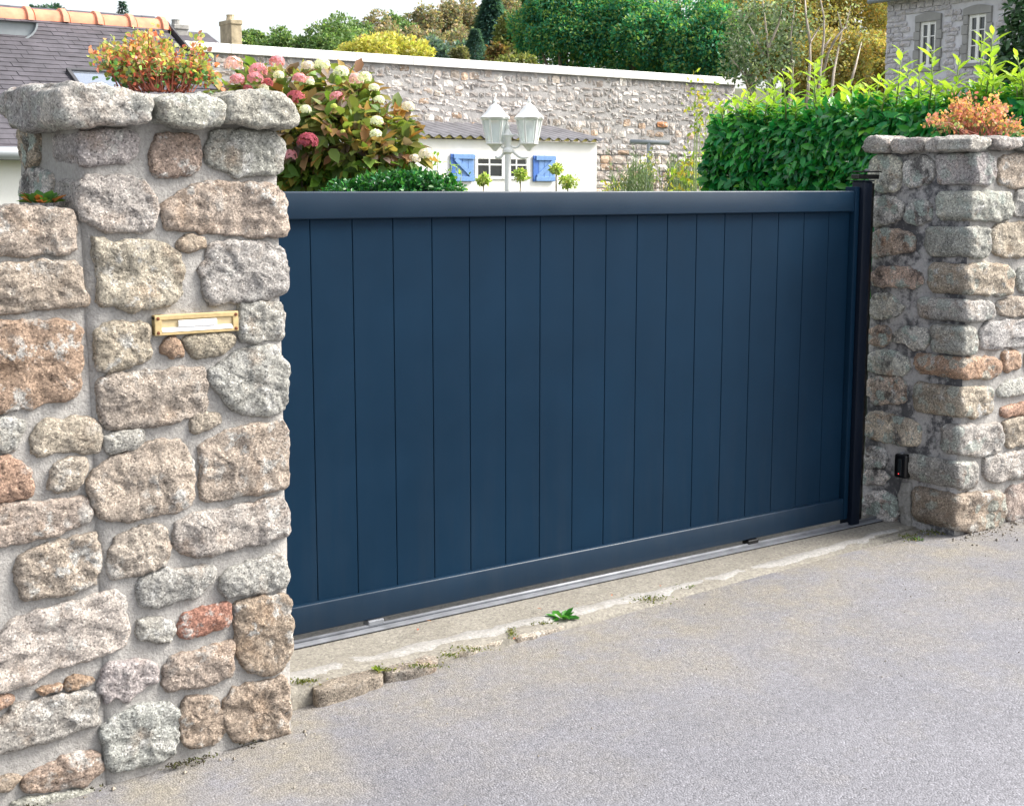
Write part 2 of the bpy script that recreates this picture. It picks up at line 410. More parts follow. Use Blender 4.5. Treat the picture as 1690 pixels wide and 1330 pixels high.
# ------------------------------------------------------------------ stones
def chaikin(P, it=1, q=.2):
    for _ in range(it):
        Q = []
        for i in range(len(P)):
            a, b = P[i], P[(i + 1) % len(P)]
            Q += [a.lerp(b, q), a.lerp(b, 1 - q)]
        P = Q
    return P
def resample(P, n):
    L = [(P[(i + 1) % len(P)] - P[i]).length for i in range(len(P))]; tot = sum(L); out = []; i = 0; acc = 0
    for k in range(n):
        t = tot * k / n
        while acc + L[i] < t: acc += L[i]; i += 1
        out.append(P[i].lerp(P[(i + 1) % len(P)], (t - acc) / max(L[i], 1e-9)))
    return out
def stone_mesh(name, poly, O, U, V, Nn, proud=.017, depth=.06, wrap=0, n=72, rough=.014, seed=0, soft=1, edge=.006, bulge=.003, grow=.0062):
    """rough block: outline poly (u,v) on the wall plane (O,U,V,Nn); goes depth (or wrap, for corner blocks) into the wall"""
    P = [Vector((a, b)) for a, b in poly]
    area = sum(P[i].x * P[(i + 1) % len(P)].y - P[(i + 1) % len(P)].x * P[i].y for i in range(len(P))) / 2
    if area < 0: P = P[::-1]; area = -area
    P = resample(chaikin(P, 1, .13), n)
    c = sum(P, Vector((0, 0))) / n
    cov = np.cov(np.array([(p - c)[:] for p in P]).T); ev, evec = np.linalg.eigh(cov)
    ax = Vector(evec[:, 1]); lng = math.sqrt(ev[1]) * 1.41; sh = math.sqrt(max(ev[0], 1e-8)) * 1.41
    half = max(0, lng - sh) * .7
    A = [c + ax * max(-half, min(half, (p - c).dot(ax))) for p in P]
    P = [p + (p - a).normalized() * grow for p, a in zip(P, A)]
    sd = Vector((seed * 3.17 % 50, seed * 7.31 % 40, seed * 1.73 % 60))
    rough = min(rough, sh * .16)
    def tow(q, h): return O + U * q.x + V * q.y + Nn * h
    Pj = []
    for i, p in enumerate(P):
        q3 = tow(p, 0)
        j = noise.fractal(q3 * 22 + sd, .9, 2.1, 3) * edge * 1.6
        Pj.append(p + (p - A[i]).normalized() * j)
    rings = []
    if wrap:
        rings += [(.3, -wrap - .004), (.8, -wrap + .0), (.93, -wrap + .012)]
        kk = max(2, int(wrap / .022))
        for i in range(kk + 1): rings.append((1.0, -wrap + .03 + (wrap - .04) * i / kk))
    else: rings += [(1.0, -depth), (1.0, -.012)]
    e = min(1.0, .026 / sh) * .5
    rings += [(1.0, proud * .1), (1 - e * .12, proud * .45), (1 - e * .38, proud * .78), (1 - e, proud * .98)]
    m = 8
    for i in range(1, m + 1): rings.append(((1 - e) * (1 - i / m), proud + bulge * math.sin(i / m * math.pi / 2) * min(1, sh / .06)))
    verts = []
    for s, h in rings:
        for i in range(n):
            a = A[i]; d = Pj[i] - a; q = a + d * s
            w3 = tow(q, h)
            face = max(0, min(1, (1 - s) / .12))
            f1 = noise.fractal(w3 * 9 + sd, .8, 2.0, 3) * rough * 1.15 + (noise.ridged_multi_fractal(w3 * 16 + sd, .9, 2.1, 3, 1.0, 2.0) - 1.1) * rough * .38
            f1 = f1 * .75 + (noise.voronoi(w3 * Vector((11, 11, 15)) + sd)[0][0] - .45) * rough * 1.15
            f2 = noise.fractal(w3 * 48 + sd, .7, 2.2, 3) * rough * .42
            dn = (d.normalized() if d.length > 1e-6 else Vector((0, 0)))
            if h < -.011 and not wrap: off = Vector((0, 0, 0))
            else:
                side = U * dn.x + V * dn.y
                off = Nn * ((f1 + f2) * (.35 + .65 * face)) + side * ((f1 * .45 + f2 * .8) * (1 - face))
            verts.append(w3 + off)
    faces = []
    for k in range(len(rings) - 1):
        for i in range(n):
            j = (i + 1) % n; faces.append((k * n + i, k * n + j, (k + 1) * n + j, (k + 1) * n + i))
    if wrap: faces.append(tuple(range(n))[::-1])
    ctr = sum(verts, Vector((0, 0, 0))) / len(verts)
    me = bpy.data.meshes.new(name); me.from_pydata([(v - ctr)[:] for v in verts], [], faces)
    me.polygons.foreach_set('use_smooth', [True] * len(me.polygons))
    return me, ctr
BEIGE, GREY, ORNG, RED, PALE, BROWN = (.48, .42, .35), (.455, .445, .42), (.48, .335, .24), (.42, .215, .165), (.53, .51, .475), (.41, .335, .275)
_sn = [0]; BB = []
def clear_of(P, pad=-.004):
    x0, x1 = min(p[0] for p in P) - pad, max(p[0] for p in P) + pad; z0, z1 = min(p[1] for p in P) - pad, max(p[1] for p in P) + pad
    return all(x1 < a or x0 > b or z1 < c or z0 > d for a, b, c, d in BB)
def stone(parent, poly3, plane, mat=None, tint=BEIGE, name='stone', **k):
    """poly3: world points on the plane; plane 'y' (front, facing -Y) or 'x' (facing -X) or 'z' (facing up)"""
    _sn[0] += 1; c = sum(poly3, Vector((0, 0, 0))) / len(poly3)
    if plane == 'y': BB.append((min(p.x for p in poly3), max(p.x for p in poly3), min(p.z for p in poly3), max(p.z for p in poly3)))
    if plane == 'y': U, V, Nn = Vector((1, 0, 0)), Vector((0, 0, 1)), Vector((0, -1, 0))
    elif plane == 'x': U, V, Nn = Vector((0, -1, 0)), Vector((0, 0, 1)), Vector((-1, 0, 0))
    else: U, V, Nn = Vector((1, 0, 0)), Vector((0, 1, 0)), Vector((0, 0, 1))
    poly = [((p - c).dot(U), (p - c).dot(V)) for p in poly3]
    me, ctr = stone_mesh(name, poly, c, U, V, Nn, seed=_sn[0], **k)
    j = 1 + rng.normal(0, .05)
    return link(name, me, mat or M_stone, parent, ctr, tuple(min(.9, max(.02, x * j * (1 + rng.normal(0, .02)))) for x in tint))

def lumpy_box(name, x0, x1, y0, y1, z0, z1, mats, parent, step=.05, amp=.007, dark_left=False):
    """mortar core: every face a displaced grid"""
    mb = MB()
    def grid(o, a, b, na, nb):
        vs = [o + a * (i / na) + b * (j / nb) for j in range(nb + 1) for i in range(na + 1)]
        mb.add(vs, [(j * (na + 1) + i, j * (na + 1) + i + 1, (j + 1) * (na + 1) + i + 1, (j + 1) * (na + 1) + i) for j in range(nb) for i in range(na)])
    X, Y, Z = Vector((x1 - x0, 0, 0)), Vector((0, y1 - y0, 0)), Vector((0, 0, z1 - z0)); o = Vector((x0, y0, z0))
    nx, ny, nz = (max(1, int(d / step)) for d in (x1 - x0, y1 - y0, z1 - z0))
    grid(o, X, Z, nx, nz); grid(o + Y, X, Z, nx, nz); grid(o, Y, Z, ny, nz); grid(o + X, Y, Z, ny, nz); grid(o + Z, X, Y, nx, ny)
    mb.v = [tuple(Vector(p) + noise.noise_vector(Vector(p) * 6) * amp + noise.noise_vector(Vector(p) * 21) * amp * .5) for p in mb.v]
    o_ = mb.build(name, mats, parent, True)
    me = o_.data
    bm = bmesh.new(); bm.from_mesh(me); bmesh.ops.remove_doubles(bm, verts=bm.verts, dist=.0005); bmesh.ops.recalc_face_normals(bm, faces=bm.faces)
    if dark_left:
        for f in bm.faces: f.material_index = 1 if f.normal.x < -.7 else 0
    bm.to_mesh(me); bm.free(); return o_
def rubble_rects(x0, x1, z0, z1, hmin, hmax, wmin, wmax, gap):
    """irregular courses; returns jittered polygons (x,z)"""
    out = []; z = z0
    while z < z1 - hmin * .5:
        h = min(random.uniform(hmin, hmax), z1 - z)
        if z1 - z - h < hmin * .5: h = z1 - z
        x = x0 - random.uniform(0, wmin)
        while x < x1:
            wd = random.uniform(wmin, wmax)
            a, b = max(x, x0) + gap / 2, min(x + wd, x1) - gap / 2
            if b - a > wmin * .35:
                hh = h - gap; zt = z + gap / 2; parts = [(zt, hh)]
                if hh > hmin * 1.35 and random.random() < .25: parts = [(zt, hh * .5 - gap / 2), (zt + hh * .5 + gap / 2, hh * .5 - gap / 2)]
                for zz, h2 in parts:
                    j = lambda s: random.uniform(-s, s)
                    out.append([(a + j(gap * .5), zz + j(gap * .5)), ((a + b) / 2 + j(wd * .2), zz + j(gap * .5)), (b + j(gap * .5), zz + j(gap * .5)), (b + j(gap * .5), zz + h2 * .5 + j(h2 * .2)),
                                (b + j(gap * .6), zz + h2 + j(gap * .5)), ((a + b) / 2 + j(wd * .2), zz + h2 + j(gap * .5)), (a + j(gap * .6), zz + h2 + j(gap * .5)), (a + j(gap * .5), zz + h2 * .5 + j(h2 * .2))])
            x += wd
        z += h
    return out

# ================================================================== SETTING
# ground: one sheet to the horizon, rising to the wooded hill behind
def hill(x, y):
    d = math.hypot(x, y); az = math.degrees(math.atan2(x, y))           # 0 = straight into the property, + to the right
    if y < 10: return 0.0
    k = max(0, min(1, (d - 45) / 120)); k = k * k * (3 - 2 * k)
    f = max(.25, min(1.0, .25 + (az - 22) / 26))
    return 13 * k * f
def ground_z(x, y):
    if y < -.2: return road_z(x) - .03 if -40 < x < 40 else road_z(x) - .03
    return min(-.03, road_z(x) - .03) + hill(x, y)
gx = sorted(set([-900, -500, -300, -200, -120, -60] + list(range(-40, 41, 2)) + [-1, 1, 3, 5] + list(range(44, 330, 8)) + [400, 600, 900]))
gy = sorted(set([-900, -500, -200, -80, -40, -20, -10, -5, -2, -1, -.6, -.25, -.15, 0, 1, 2, 4, 6, 8] + list(range(10, 330, 8)) + [400, 600, 900]))
gv = [(x, y, ground_z(x, y)) for y in gy for x in gx]; nx = len(gx)
mb = MB(); mb.add(gv, [(j * nx + i, j * nx + i + 1, (j + 1) * nx + i + 1, (j + 1) * nx + i) for j in range(len(gy) - 1) for i in range(nx - 1)])
tag(mb.build('ground', M_ground), kind='structure')
# road: sloping down to the left, softly uneven
mb = MB(); rx = [-14 + .0] ; nxr, nyr = 220, 120
X0, X1, Y0, Y1 = -12.0, 20.0, -11.0, -.335
def road_pt(i, j):
    x = X0 + (X1 - X0) * i / nxr; y = Y1 + (Y0 - Y1) * (j / nyr) ** 1.6
    if y > -.7: y = y
    z = road_z(x) + .006 * noise.fractal(Vector((x * 1.3, y * 1.3, 0)), 1, 2, 3)
    return (x, y, z)
mb.add([road_pt(i, j) for j in range(nyr + 1) for i in range(nxr + 1)], [(j * (nxr + 1) + i, j * (nxr + 1) + i + 1, (j + 1) * (nxr + 1) + i + 1, (j + 1) * (nxr + 1) + i) for j in range(nyr) for i in range(nxr)])
tag(mb.build('road', M_road, None, True), kind='structure')

# threshold slab under the gate
GX0, GX1 = -.9, 3.45
th = empty('threshold', (1.2, -.17, 0), kind='structure')
mb = MB(); nn = 90
for j, (y0, z0) in enumerate([(.6, -.004), (-.02, -.004), (-.045, -.006), (-.16, -.010), (-.27, -.016), (-.345, -.026), (-.365, -.15)]): pass
prof = [(.6, -.004), (.02, -.004), (-.06, -.006), (-.12, -.009), (-.18, -.013), (-.24, -.017), (-.29, -.022), (-.335, -.028), (-.352, -.05), (-.36, -.2)]
vs = []
for i in range(nn + 1):
    x = GX0 + (GX1 - GX0) * i / nn
    for k, (y, z) in enumerate(prof):
        yy = y + (.010 * noise.fractal(Vector((x * 5, k, 0)), 1, 2, 3) if k > 5 else 0) + (.05 * max(0, x - 1.7) if k > 5 else 0) * .8
        zz = z + (.004 * noise.fractal(Vector((x * 6, y * 6, 3)), 1, 2, 3) if 2 < k < 8 else 0)
        if k >= 3 and k < 8: zz = max(zz, road_z(x) + .008 - .004 * (k - 3)) if x > 2.2 else zz
        vs.append((x, yy, zz))
kp = len(prof); mb.add(vs, [(i * kp + k, (i + 1) * kp + k, (i + 1) * kp + k + 1, i * kp + k + 1) for i in range(nn) for k in range(kp - 1)])
mb.build('slab', M_conc, th, True)
# white cement run along its edge
mb = MB(); vs = []
for i in range(121):
    x = -.55 + 3.75 * i / 120
    o = .05 * max(0, x - 1.7) * .8
    yb = -.225 + .03 * noise.fractal(Vector((x * 6, 1, 0)), .6, 2, 5) + o; yf = -.305 + .022 * noise.fractal(Vector((x * 8, 7, 0)), .6, 2, 5) + o
    wv = 1.0 if x < 1.75 else max(.15, 1 - abs(x - 2.4) * .5)
    mid = (yb + yf) / 2; yb = mid + (yb - mid) * wv; yf = mid + (yf - mid) * wv
    zb = -.0155; zf = -.0250; nz = .0018 + .0016 * noise.fractal(Vector((x * 9, 3, 1)), .7, 2, 4)
    if x > 2.2: zb = max(zb, road_z(x) + .006); zf = max(zf, road_z(x) + .0)
    vs += [(x, yb, zb - .006), (x, yb - .012, zb + nz), (x, mid, (zb + zf) / 2 + .003 + nz), (x, yf + .012, zf + .002 + nz), (x, yf, zf - .008)]
mb.add(vs, [(i * 5 + k, (i + 1) * 5 + k, (i + 1) * 5 + k + 1, i * 5 + k + 1) for i in range(120) for k in range(4)])
mb.build('cement_strip', M_cement, th, True)
# granite edging set along the road
ec = lambda L, z=-.040: [at_z(440 + a / 3.018, 940 + b / 3.018, z) for a, b in L]
for L, tn in [([(228, 575), (330, 520), (520, 480), (560, 500), (562, 535), (430, 570), (310, 600), (238, 605)], (.34, .30, .25)),
              ([(578, 480), (700, 430), (830, 420), (862, 455), (800, 485), (680, 508), (590, 515)], (.36, .315, .265)),
              ([(880, 428), (900, 390), (1050, 340), (1170, 315), (1212, 348), (1100, 380), (960, 412)], BEIGE),
              ([(1228, 330), (1300, 290), (1450, 255), (1512, 272), (1400, 308), (1250, 346)], BEIGE),
              ([(1530, 246), (1600, 212), (1720, 178), (1770, 190), (1690, 218), (1560, 262)], PALE),
              ([(1790, 180), (1860, 150), (1960, 122), (2020, 128), (1920, 162), (1810, 190)], BEIGE)]:
    stone(th, ec(L), 'z', M_stone, tn, 'edging_stone', proud=.006, depth=.12, n=48, rough=.006, bulge=.003, edge=.008)

# ================================================================== STONE PILLARS AND WALL
FY, FL, WY = -.50, -.885, -.496           # left pillar front, its left face, wall front
A1 = lambda L: [(a / 3.324, 120 + b / 3.324) for a, b in L]
A2 = lambda L: [(a / 3.324, 500 + b / 3.324) for a, b in L]
A3 = lambda L: [(a / 2.956, 880 + b / 2.956) for a, b in L]
def fy(L, Y=FY): return [at_y(a, b, Y) for a, b in L]
def fx(L, X): return [at_x(a, b, X) for a, b in L]
pil = empty('stone_pillar', (-.57, -.25, -.11), 'taller granite gate pillar with brass letter slot and red-green plant on top', 'pillar')
lumpy_box('mortar', FL + .006, -.262, FY + .004, .02, -.3, 1.90, [M_mortar], pil)
E_ = 0.30
front = [  # crop, polygon, tint, wrap depth
 (A1, [(425, 420), (428, 360), (440, 322), (520, 318), (640, 318), (740, 330), (762, 370), (750, 450), (690, 495), (560, 505), (430, 505)], GREY, .22),
 (A1, [(838, 400), (865, 350), (900, 340), (1082, 345), (1092, 400), (1087, 540), (1060, 557), (960, 562), (870, 567), (822, 520)], BROWN, 0),
 (A1, [(1130, 400), (1160, 330), (1200, 320), (1480, 330), (1530, 350), (1552, 400), (1550, 520), (1520, 560), (1400, 567), (1250, 552), (1160, 522), (1128, 480)], GREY, E_),
 (A1, [(428, 600), (480, 568), (700, 560), (790, 600), (840, 680), (862, 770), (840, 852), (700, 877), (600, 862), (500, 835), (455, 800), (434, 720)], PALE, .2),
 (A1, [(885, 740), (930, 690), (1020, 640), (1150, 620), (1300, 620), (1420, 608), (1530, 615), (1570, 680), (1577, 800), (1567, 870), (1530, 892), (1400, 894), (1250, 882), (1100, 858), (980, 862), (905, 862), (888, 800)], BEIGE, E_),
 (A1, [(510, 905), (570, 898), (610, 938), (700, 933), (790, 923), (900, 930), (962, 960), (992, 1040), (1002, 1150), (1002, 1222), (930, 1270), (800, 1282), (720, 1302), (620, 1282), (545, 1287), (535, 1150), (515, 1020)], BEIGE, .16),
 (A1, [(972, 940), (1000, 905), (1060, 888), (1120, 915), (1117, 960), (1050, 977), (990, 972)], BEIGE, 0),
 (A1, [(1108, 1020), (1140, 950), (1200, 925), (1400, 938), (1520, 948), (1562, 980), (1572, 1080), (1567, 1180), (1540, 1222), (1440, 1232), (1300, 1262), (1170, 1267), (1123, 1230), (1108, 1130), (1090, 1080)], GREY, E_),
 (A2, [(520, 150), (560, 120), (650, 105), (800, 105), (825, 150), (832, 250), (800, 310), (700, 347), (600, 362), (533, 357), (520, 250)], BEIGE, 0),
 (A2, [(1310, 60), (1320, 10), (1400, -5), (1540, 0), (1557, 100), (1552, 190), (1500, 207), (1400, 207), (1318, 202), (1306, 130)], GREY, E_),
 (A2, [(878, 240), (920, 200), (960, 193), (997, 240), (997, 295), (940, 302), (888, 275)], ORNG, 0),
 (A2, [(1003, 200), (1080, 168), (1200, 163), (1277, 185), (1272, 240), (1200, 272), (1110, 302), (1050, 292), (1008, 230)], BEIGE, 0),
 (A2, [(1138, 370), (1240, 310), (1330, 250), (1400, 233), (1500, 233), (1552, 310), (1577, 380), (1572, 500), (1562, 590), (1480, 607), (1350, 617), (1268, 580), (1208, 500), (1158, 450)], GREY, E_),
 (A2, [(538, 420), (600, 393), (750, 388), (900, 373), (1050, 362), (1112, 357), (1122, 430), (1132, 530), (1112, 602), (1000, 642), (850, 667), (720, 682), (588, 692), (558, 630), (533, 520)], BEIGE, .16),
 (A2, [(1043, 670), (1070, 628), (1130, 603), (1192, 608), (1202, 650), (1160, 682), (1080, 707), (1048, 697)], BEIGE, 0),
 (A2, [(578, 740), (620, 713), (700, 698), (772, 703), (777, 770), (700, 802), (600, 822), (578, 780)], PALE, 0),
 (A2, [(488, 980), (520, 908), (600, 858), (720, 798), (850, 753), (950, 748), (1022, 790), (1062, 880), (1057, 1000), (1042, 1110), (960, 1142), (840, 1162), (720, 1182), (600, 1202), (548, 1192), (508, 1110), (488, 1040)], BEIGE, .16),
 (A2, [(1088, 790), (1150, 738), (1300, 698), (1450, 658), (1540, 638), (1577, 700), (1582, 850), (1577, 980), (1520, 1012), (1380, 1042), (1250, 1067), (1140, 1102), (1098, 1070), (1105, 950), (1083, 860)], BEIGE, E_),
 (A2, [(943, 1260), (970, 1198), (1100, 1148), (1300, 1118), (1450, 1078), (1540, 1053), (1577, 1110), (1582, 1220), (1562, 1272), (1420, 1312), (1250, 1352), (1100, 1372), (1000, 1387), (953, 1330)], PALE, E_),
 (A3, [(523, 140), (540, 80), (560, 20), (620, -20), (700, -42), (780, -42), (812, 10), (827, 90), (812, 140), (740, 177), (620, 212), (540, 222), (518, 190)], BEIGE, 0),
 (A3, [(668, 270), (700, 218), (800, 183), (930, 168), (1020, 158), (1052, 180), (1032, 240), (970, 302), (850, 332), (730, 362), (678, 350)], GREY, 0),
 (A3, [(1073, 220), (1100, 188), (1200, 148), (1300, 113), (1360, 98), (1402, 150), (1407, 210), (1392, 265), (1280, 292), (1160, 302), (1110, 312), (1073, 260)], GREY, E_),
 (A3, [(673, 430), (710, 413), (780, 403), (832, 440), (857, 470), (832, 527), (740, 527), (678, 517)], GREY, 0),
 (A3, [(863, 470), (900, 398), (980, 373), (1060, 343), (1120, 338), (1132, 390), (1112, 442), (1030, 472), (940, 507), (878, 502)], RED, 0),
 (A3, [(1143, 360), (1170, 328), (1280, 308), (1390, 293), (1417, 350), (1422, 480), (1412, 602), (1370, 662), (1290, 682), (1200, 652), (1158, 590), (1153, 470)], BROWN, E_),
 (A3, [(493, 700), (530, 638), (640, 618), (740, 618), (772, 680), (762, 722), (690, 762), (620, 817), (558, 792), (513, 832), (488, 760)], PALE, 0),
 (A3, [(783, 740), (800, 648), (850, 598), (960, 568), (1080, 533), (1132, 528), (1132, 610), (1122, 692), (1020, 732), (900, 752), (818, 767)], BEIGE, 0),
 (A3, [(498, 960), (540, 888), (640, 858), (760, 828), (830, 823), (867, 890), (872, 1000), (842, 1082), (750, 1112), (660, 1142), (578, 1162), (518, 1122), (503, 1050)], GREY, .16),
 (A3, [(883, 830), (920, 798), (980, 793), (1052, 810), (1082, 880), (1097, 990), (1060, 1012), (960, 1037), (888, 1022), (878, 930)], BROWN, 0),
 (A3, [(1083, 850), (1110, 788), (1150, 748), (1230, 738), (1370, 698), (1397, 720), (1412, 820), (1407, 960), (1380, 982), (1270, 992), (1190, 1017), (1128, 1002), (1088, 920)], BROWN, E_),
]
for cf, L, tn, wr in front:
    stone(pil, fy(cf(L)), 'y', M_stone, tn, wrap=wr, n=88)
# left side of the pillar, seen over the low wall
for L, tn, Xp in [([(62, 212), (42, 211), (34, 222), (37, 260), (46, 281), (60, 276), (66, 240)], BROWN, FL),
                  ([(88, 290), (70, 282), (44, 284), (37, 310), (40, 345), (70, 352), (87, 345)], GREY, FL)]:
    stone(pil, fx(L, Xp), 'x', M_weather, tn, n=60, depth=.08)
# overhanging cap stones
for L, tn, wr in [([(100, 148), (118, 140), (150, 141), (210, 150), (243, 163), (248, 178), (246, 200), (210, 204), (180, 202), (145, 209), (110, 209), (94, 190), (92, 165)], PALE, .27),
                  ([(254, 172), (264, 163), (289, 157), (331, 157), (364, 165), (372, 176), (364, 206), (331, 211), (289, 206), (262, 202)], PALE, .22),
                  ([(374, 165), (388, 154), (421, 151), (457, 156), (481, 171), (491, 184), (488, 207), (478, 212), (445, 210), (406, 203), (373, 201), (370, 181)], PALE, .30)]:
    stone(pil, fy(L, FY - .05), 'y', M_cap, tn, 'cap_stone', wrap=wr, n=88, proud=.03, rough=.018)
stone(pil, fx([(8, 168), (14, 153), (40, 150), (66, 143), (80, 160), (80, 198), (62, 214), (30, 208), (14, 195)], FL - .05), 'x', M_cap, GREY, 'cap_stone', wrap=.25, n=80, proud=.025, rough=.018)
lumpy_box('bedding', FL + .0, -.27, FY + .01, .0, 1.895, 1.925, [M_mortar], pil)

# low garden wall at the left
gw = empty('garden_wall', (-1.9, -.3, -.15), 'lower granite rubble wall running left from the tall pillar', 'wall')
lumpy_box('mortar', -3.6, FL + .06, WY + .004, -.08, -.45, 1.585, [M_mortar], gw, .06)
for cf, L, tn in [
 (A1, [(-170, 770), (-60, 752), (100, 738), (380, 758), (402, 800), (417, 900), (410, 972), (330, 987), (200, 992), (60, 992), (-120, 1000), (-175, 900)], BEIGE),
 (A1, [(-150, 1080), (-60, 1060), (80, 1048), (300, 1038), (410, 1038), (442, 1090), (472, 1200), (472, 1270), (400, 1287), (250, 1292), (120, 1307), (-60, 1317), (-160, 1300)], BEIGE),
 (A2, [(-190, 140), (-60, 110), (150, 103), (300, 93), (400, 108), (442, 150), (447, 300), (442, 450), (400, 512), (320, 542), (200, 562), (50, 587), (-150, 600), (-200, 400)], (.42, .305, .23)),
 (A2, [(-90, 660), (-40, 638), (60, 633), (127, 655), (117, 720), (85, 792), (40, 802), (-60, 800)], GREY),
 (A2, [(173, 750), (210, 688), (260, 648), (400, 638), (500, 638), (547, 680), (557, 780), (540, 822), (460, 817), (350, 812), (230, 832), (173, 822)], BEIGE),
 (A2, [(-100, 890), (-40, 860), (20, 843), (100, 878), (155, 908), (172, 980), (167, 1050), (90, 1072), (-80, 1090)], ORNG),
 (A2, [(268, 930), (310, 878), (380, 858), (460, 853), (472, 900), (452, 990), (410, 1022), (310, 1037), (263, 1020), (278, 970)], BEIGE),
 (A2, [(-120, 1160), (-40, 1130), (100, 1103), (250, 1088), (380, 1073), (470, 1058), (492, 1110), (497, 1190), (400, 1232), (250, 1282), (100, 1312), (-40, 1332), (-130, 1320)], BEIGE),
 (A3, [(73, 130), (160, 78), (300, 38), (450, -2), (477, 60), (482, 170), (460, 242), (380, 272), (250, 302), (110, 322), (88, 250)], BEIGE),
 (A3, [(-150, 640), (-60, 560), (20, 470), (60, 418), (160, 388), (280, 358), (420, 318), (500, 288), (570, 273), (602, 320), (622, 420), (632, 500), (580, 562), (420, 612), (250, 662), (120, 732), (-40, 770), (-140, 790)], PALE),
 (A3, [(183, 765), (210, 743), (300, 733), (292, 765), (200, 782)], ORNG),
 (A3, [(310, 730), (330, 703), (420, 693), (452, 710), (440, 737), (328, 767)], ORNG),
 (A3, [(-60, 960), (18, 900), (70, 838), (180, 808), (280, 798), (400, 768), (467, 780), (477, 860), (470, 922), (350, 962), (200, 1002), (80, 1042), (-50, 1085), (-90, 1030)], GREY),
 (A3, [(-70, 810), (0, 790), (62, 788), (52, 820), (0, 852), (-60, 870)], ORNG),
 (A3, [(108, 1190), (180, 1148), (300, 1088), (400, 1068), (470, 1068), (507, 1120), (490, 1162), (420, 1212), (320, 1242), (200, 1252), (128, 1252)], BROWN),
 (A3, [(-140, 1240), (-40, 1200), (60, 1183), (102, 1190), (62, 1242), (-40, 1262), (-130, 1300)], BROWN),
 (A3, [(58, 1310), (150, 1288), (300, 1268), (440, 1248), (472, 1270), (380, 1302), (200, 1334), (58, 1352)], GREY)]:
    stone(gw, fy(cf(L), WY), 'y', M_stone, tn, n=80)
random.seed(3)
for P in rubble_rects(-3.5, -1.36, -.2, 1.57, .15, .26, .22, .42, .035) + rubble_rects(-1.36, -1.14, -.2, 1.57, .12, .2, .1, .2, .03) + rubble_rects(-1.36, -1.2, -.2, 1.57, .09, .13, .07, .12, .025):
    if not clear_of(P): continue
    stone(gw, [Vector((a, WY, b)) for a, b in P], 'y', M_stone, random.choice([BEIGE, GREY, PALE, BROWN, BEIGE]), n=32)

# right pillar
RY = -.46; RX = at_y(1601, 350, RY).x
B4 = lambda L: [(1390 + a / 3.693, 200 + b / 3.693) for a, b in L]
B5 = lambda L: [(1390 + a / 3.5, 540 + b / 3.5) for a, b in L]
rp = empty('stone_pillar', (3.8, -.2, -.02), 'lichen-spotted granite gate pillar beside the dark gate post, black safety sensor on it', 'pillar')
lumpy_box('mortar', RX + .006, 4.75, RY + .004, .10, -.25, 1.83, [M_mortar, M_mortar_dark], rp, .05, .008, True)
def corner_x(py): return 1601 - .0489 * (py - 350)
def cstone(cf, xl, xr, yt, yb, tn, sk=0, mt=None):
    """corner block: xl..corner on the left face, corner..xr on the front (crop units)"""
    (pl, t), (pr, b) = cf([(xl, yt), (xr, yb)]); mid = (t + b) / 2; cx = corner_x(mid) - 5
    dep = abs(at_x(pl, mid, RX).y - RY)
    L = [(cx, t + 2), (cx * .5 + pr * .5, t + random.uniform(-3, 3)), (pr - 3, t + random.uniform(0, 6) + sk), (pr + 1, mid + sk), (pr - 4, b - random.uniform(0, 6) + sk), (cx * .5 + pr * .5, b + random.uniform(-2, 3)), (cx, b - 2)]
    return stone(rp, fy(L, RY), 'y', mt or M_corner, tn, wrap=dep, n=72, proud=.026)
cstone(B4, 580, 920, 197, 380, GREY); cstone(B4, 575, 1025, 425, 608, PALE); cstone(B4, 515, 892, 642, 832, GREY)
cstone(B4, 525, 1032, 872, 1056, BEIGE); cstone(B4, 470, 912, 1090, 1218, PALE)
cstone(B5, 520, 768, 2, 158, GREY); cstone(B5, 420, 908, 176, 298, ORNG, -3); cstone(B5, 410, 860, 345, 522, BEIGE, -4)
cstone(B5, 570, 910, 562, 738, PALE, -4); cstone(B5, 375, 772, 772, 930, GREY, -2); cstone(B5, 400, 925, 960, 1170, BROWN, -4)
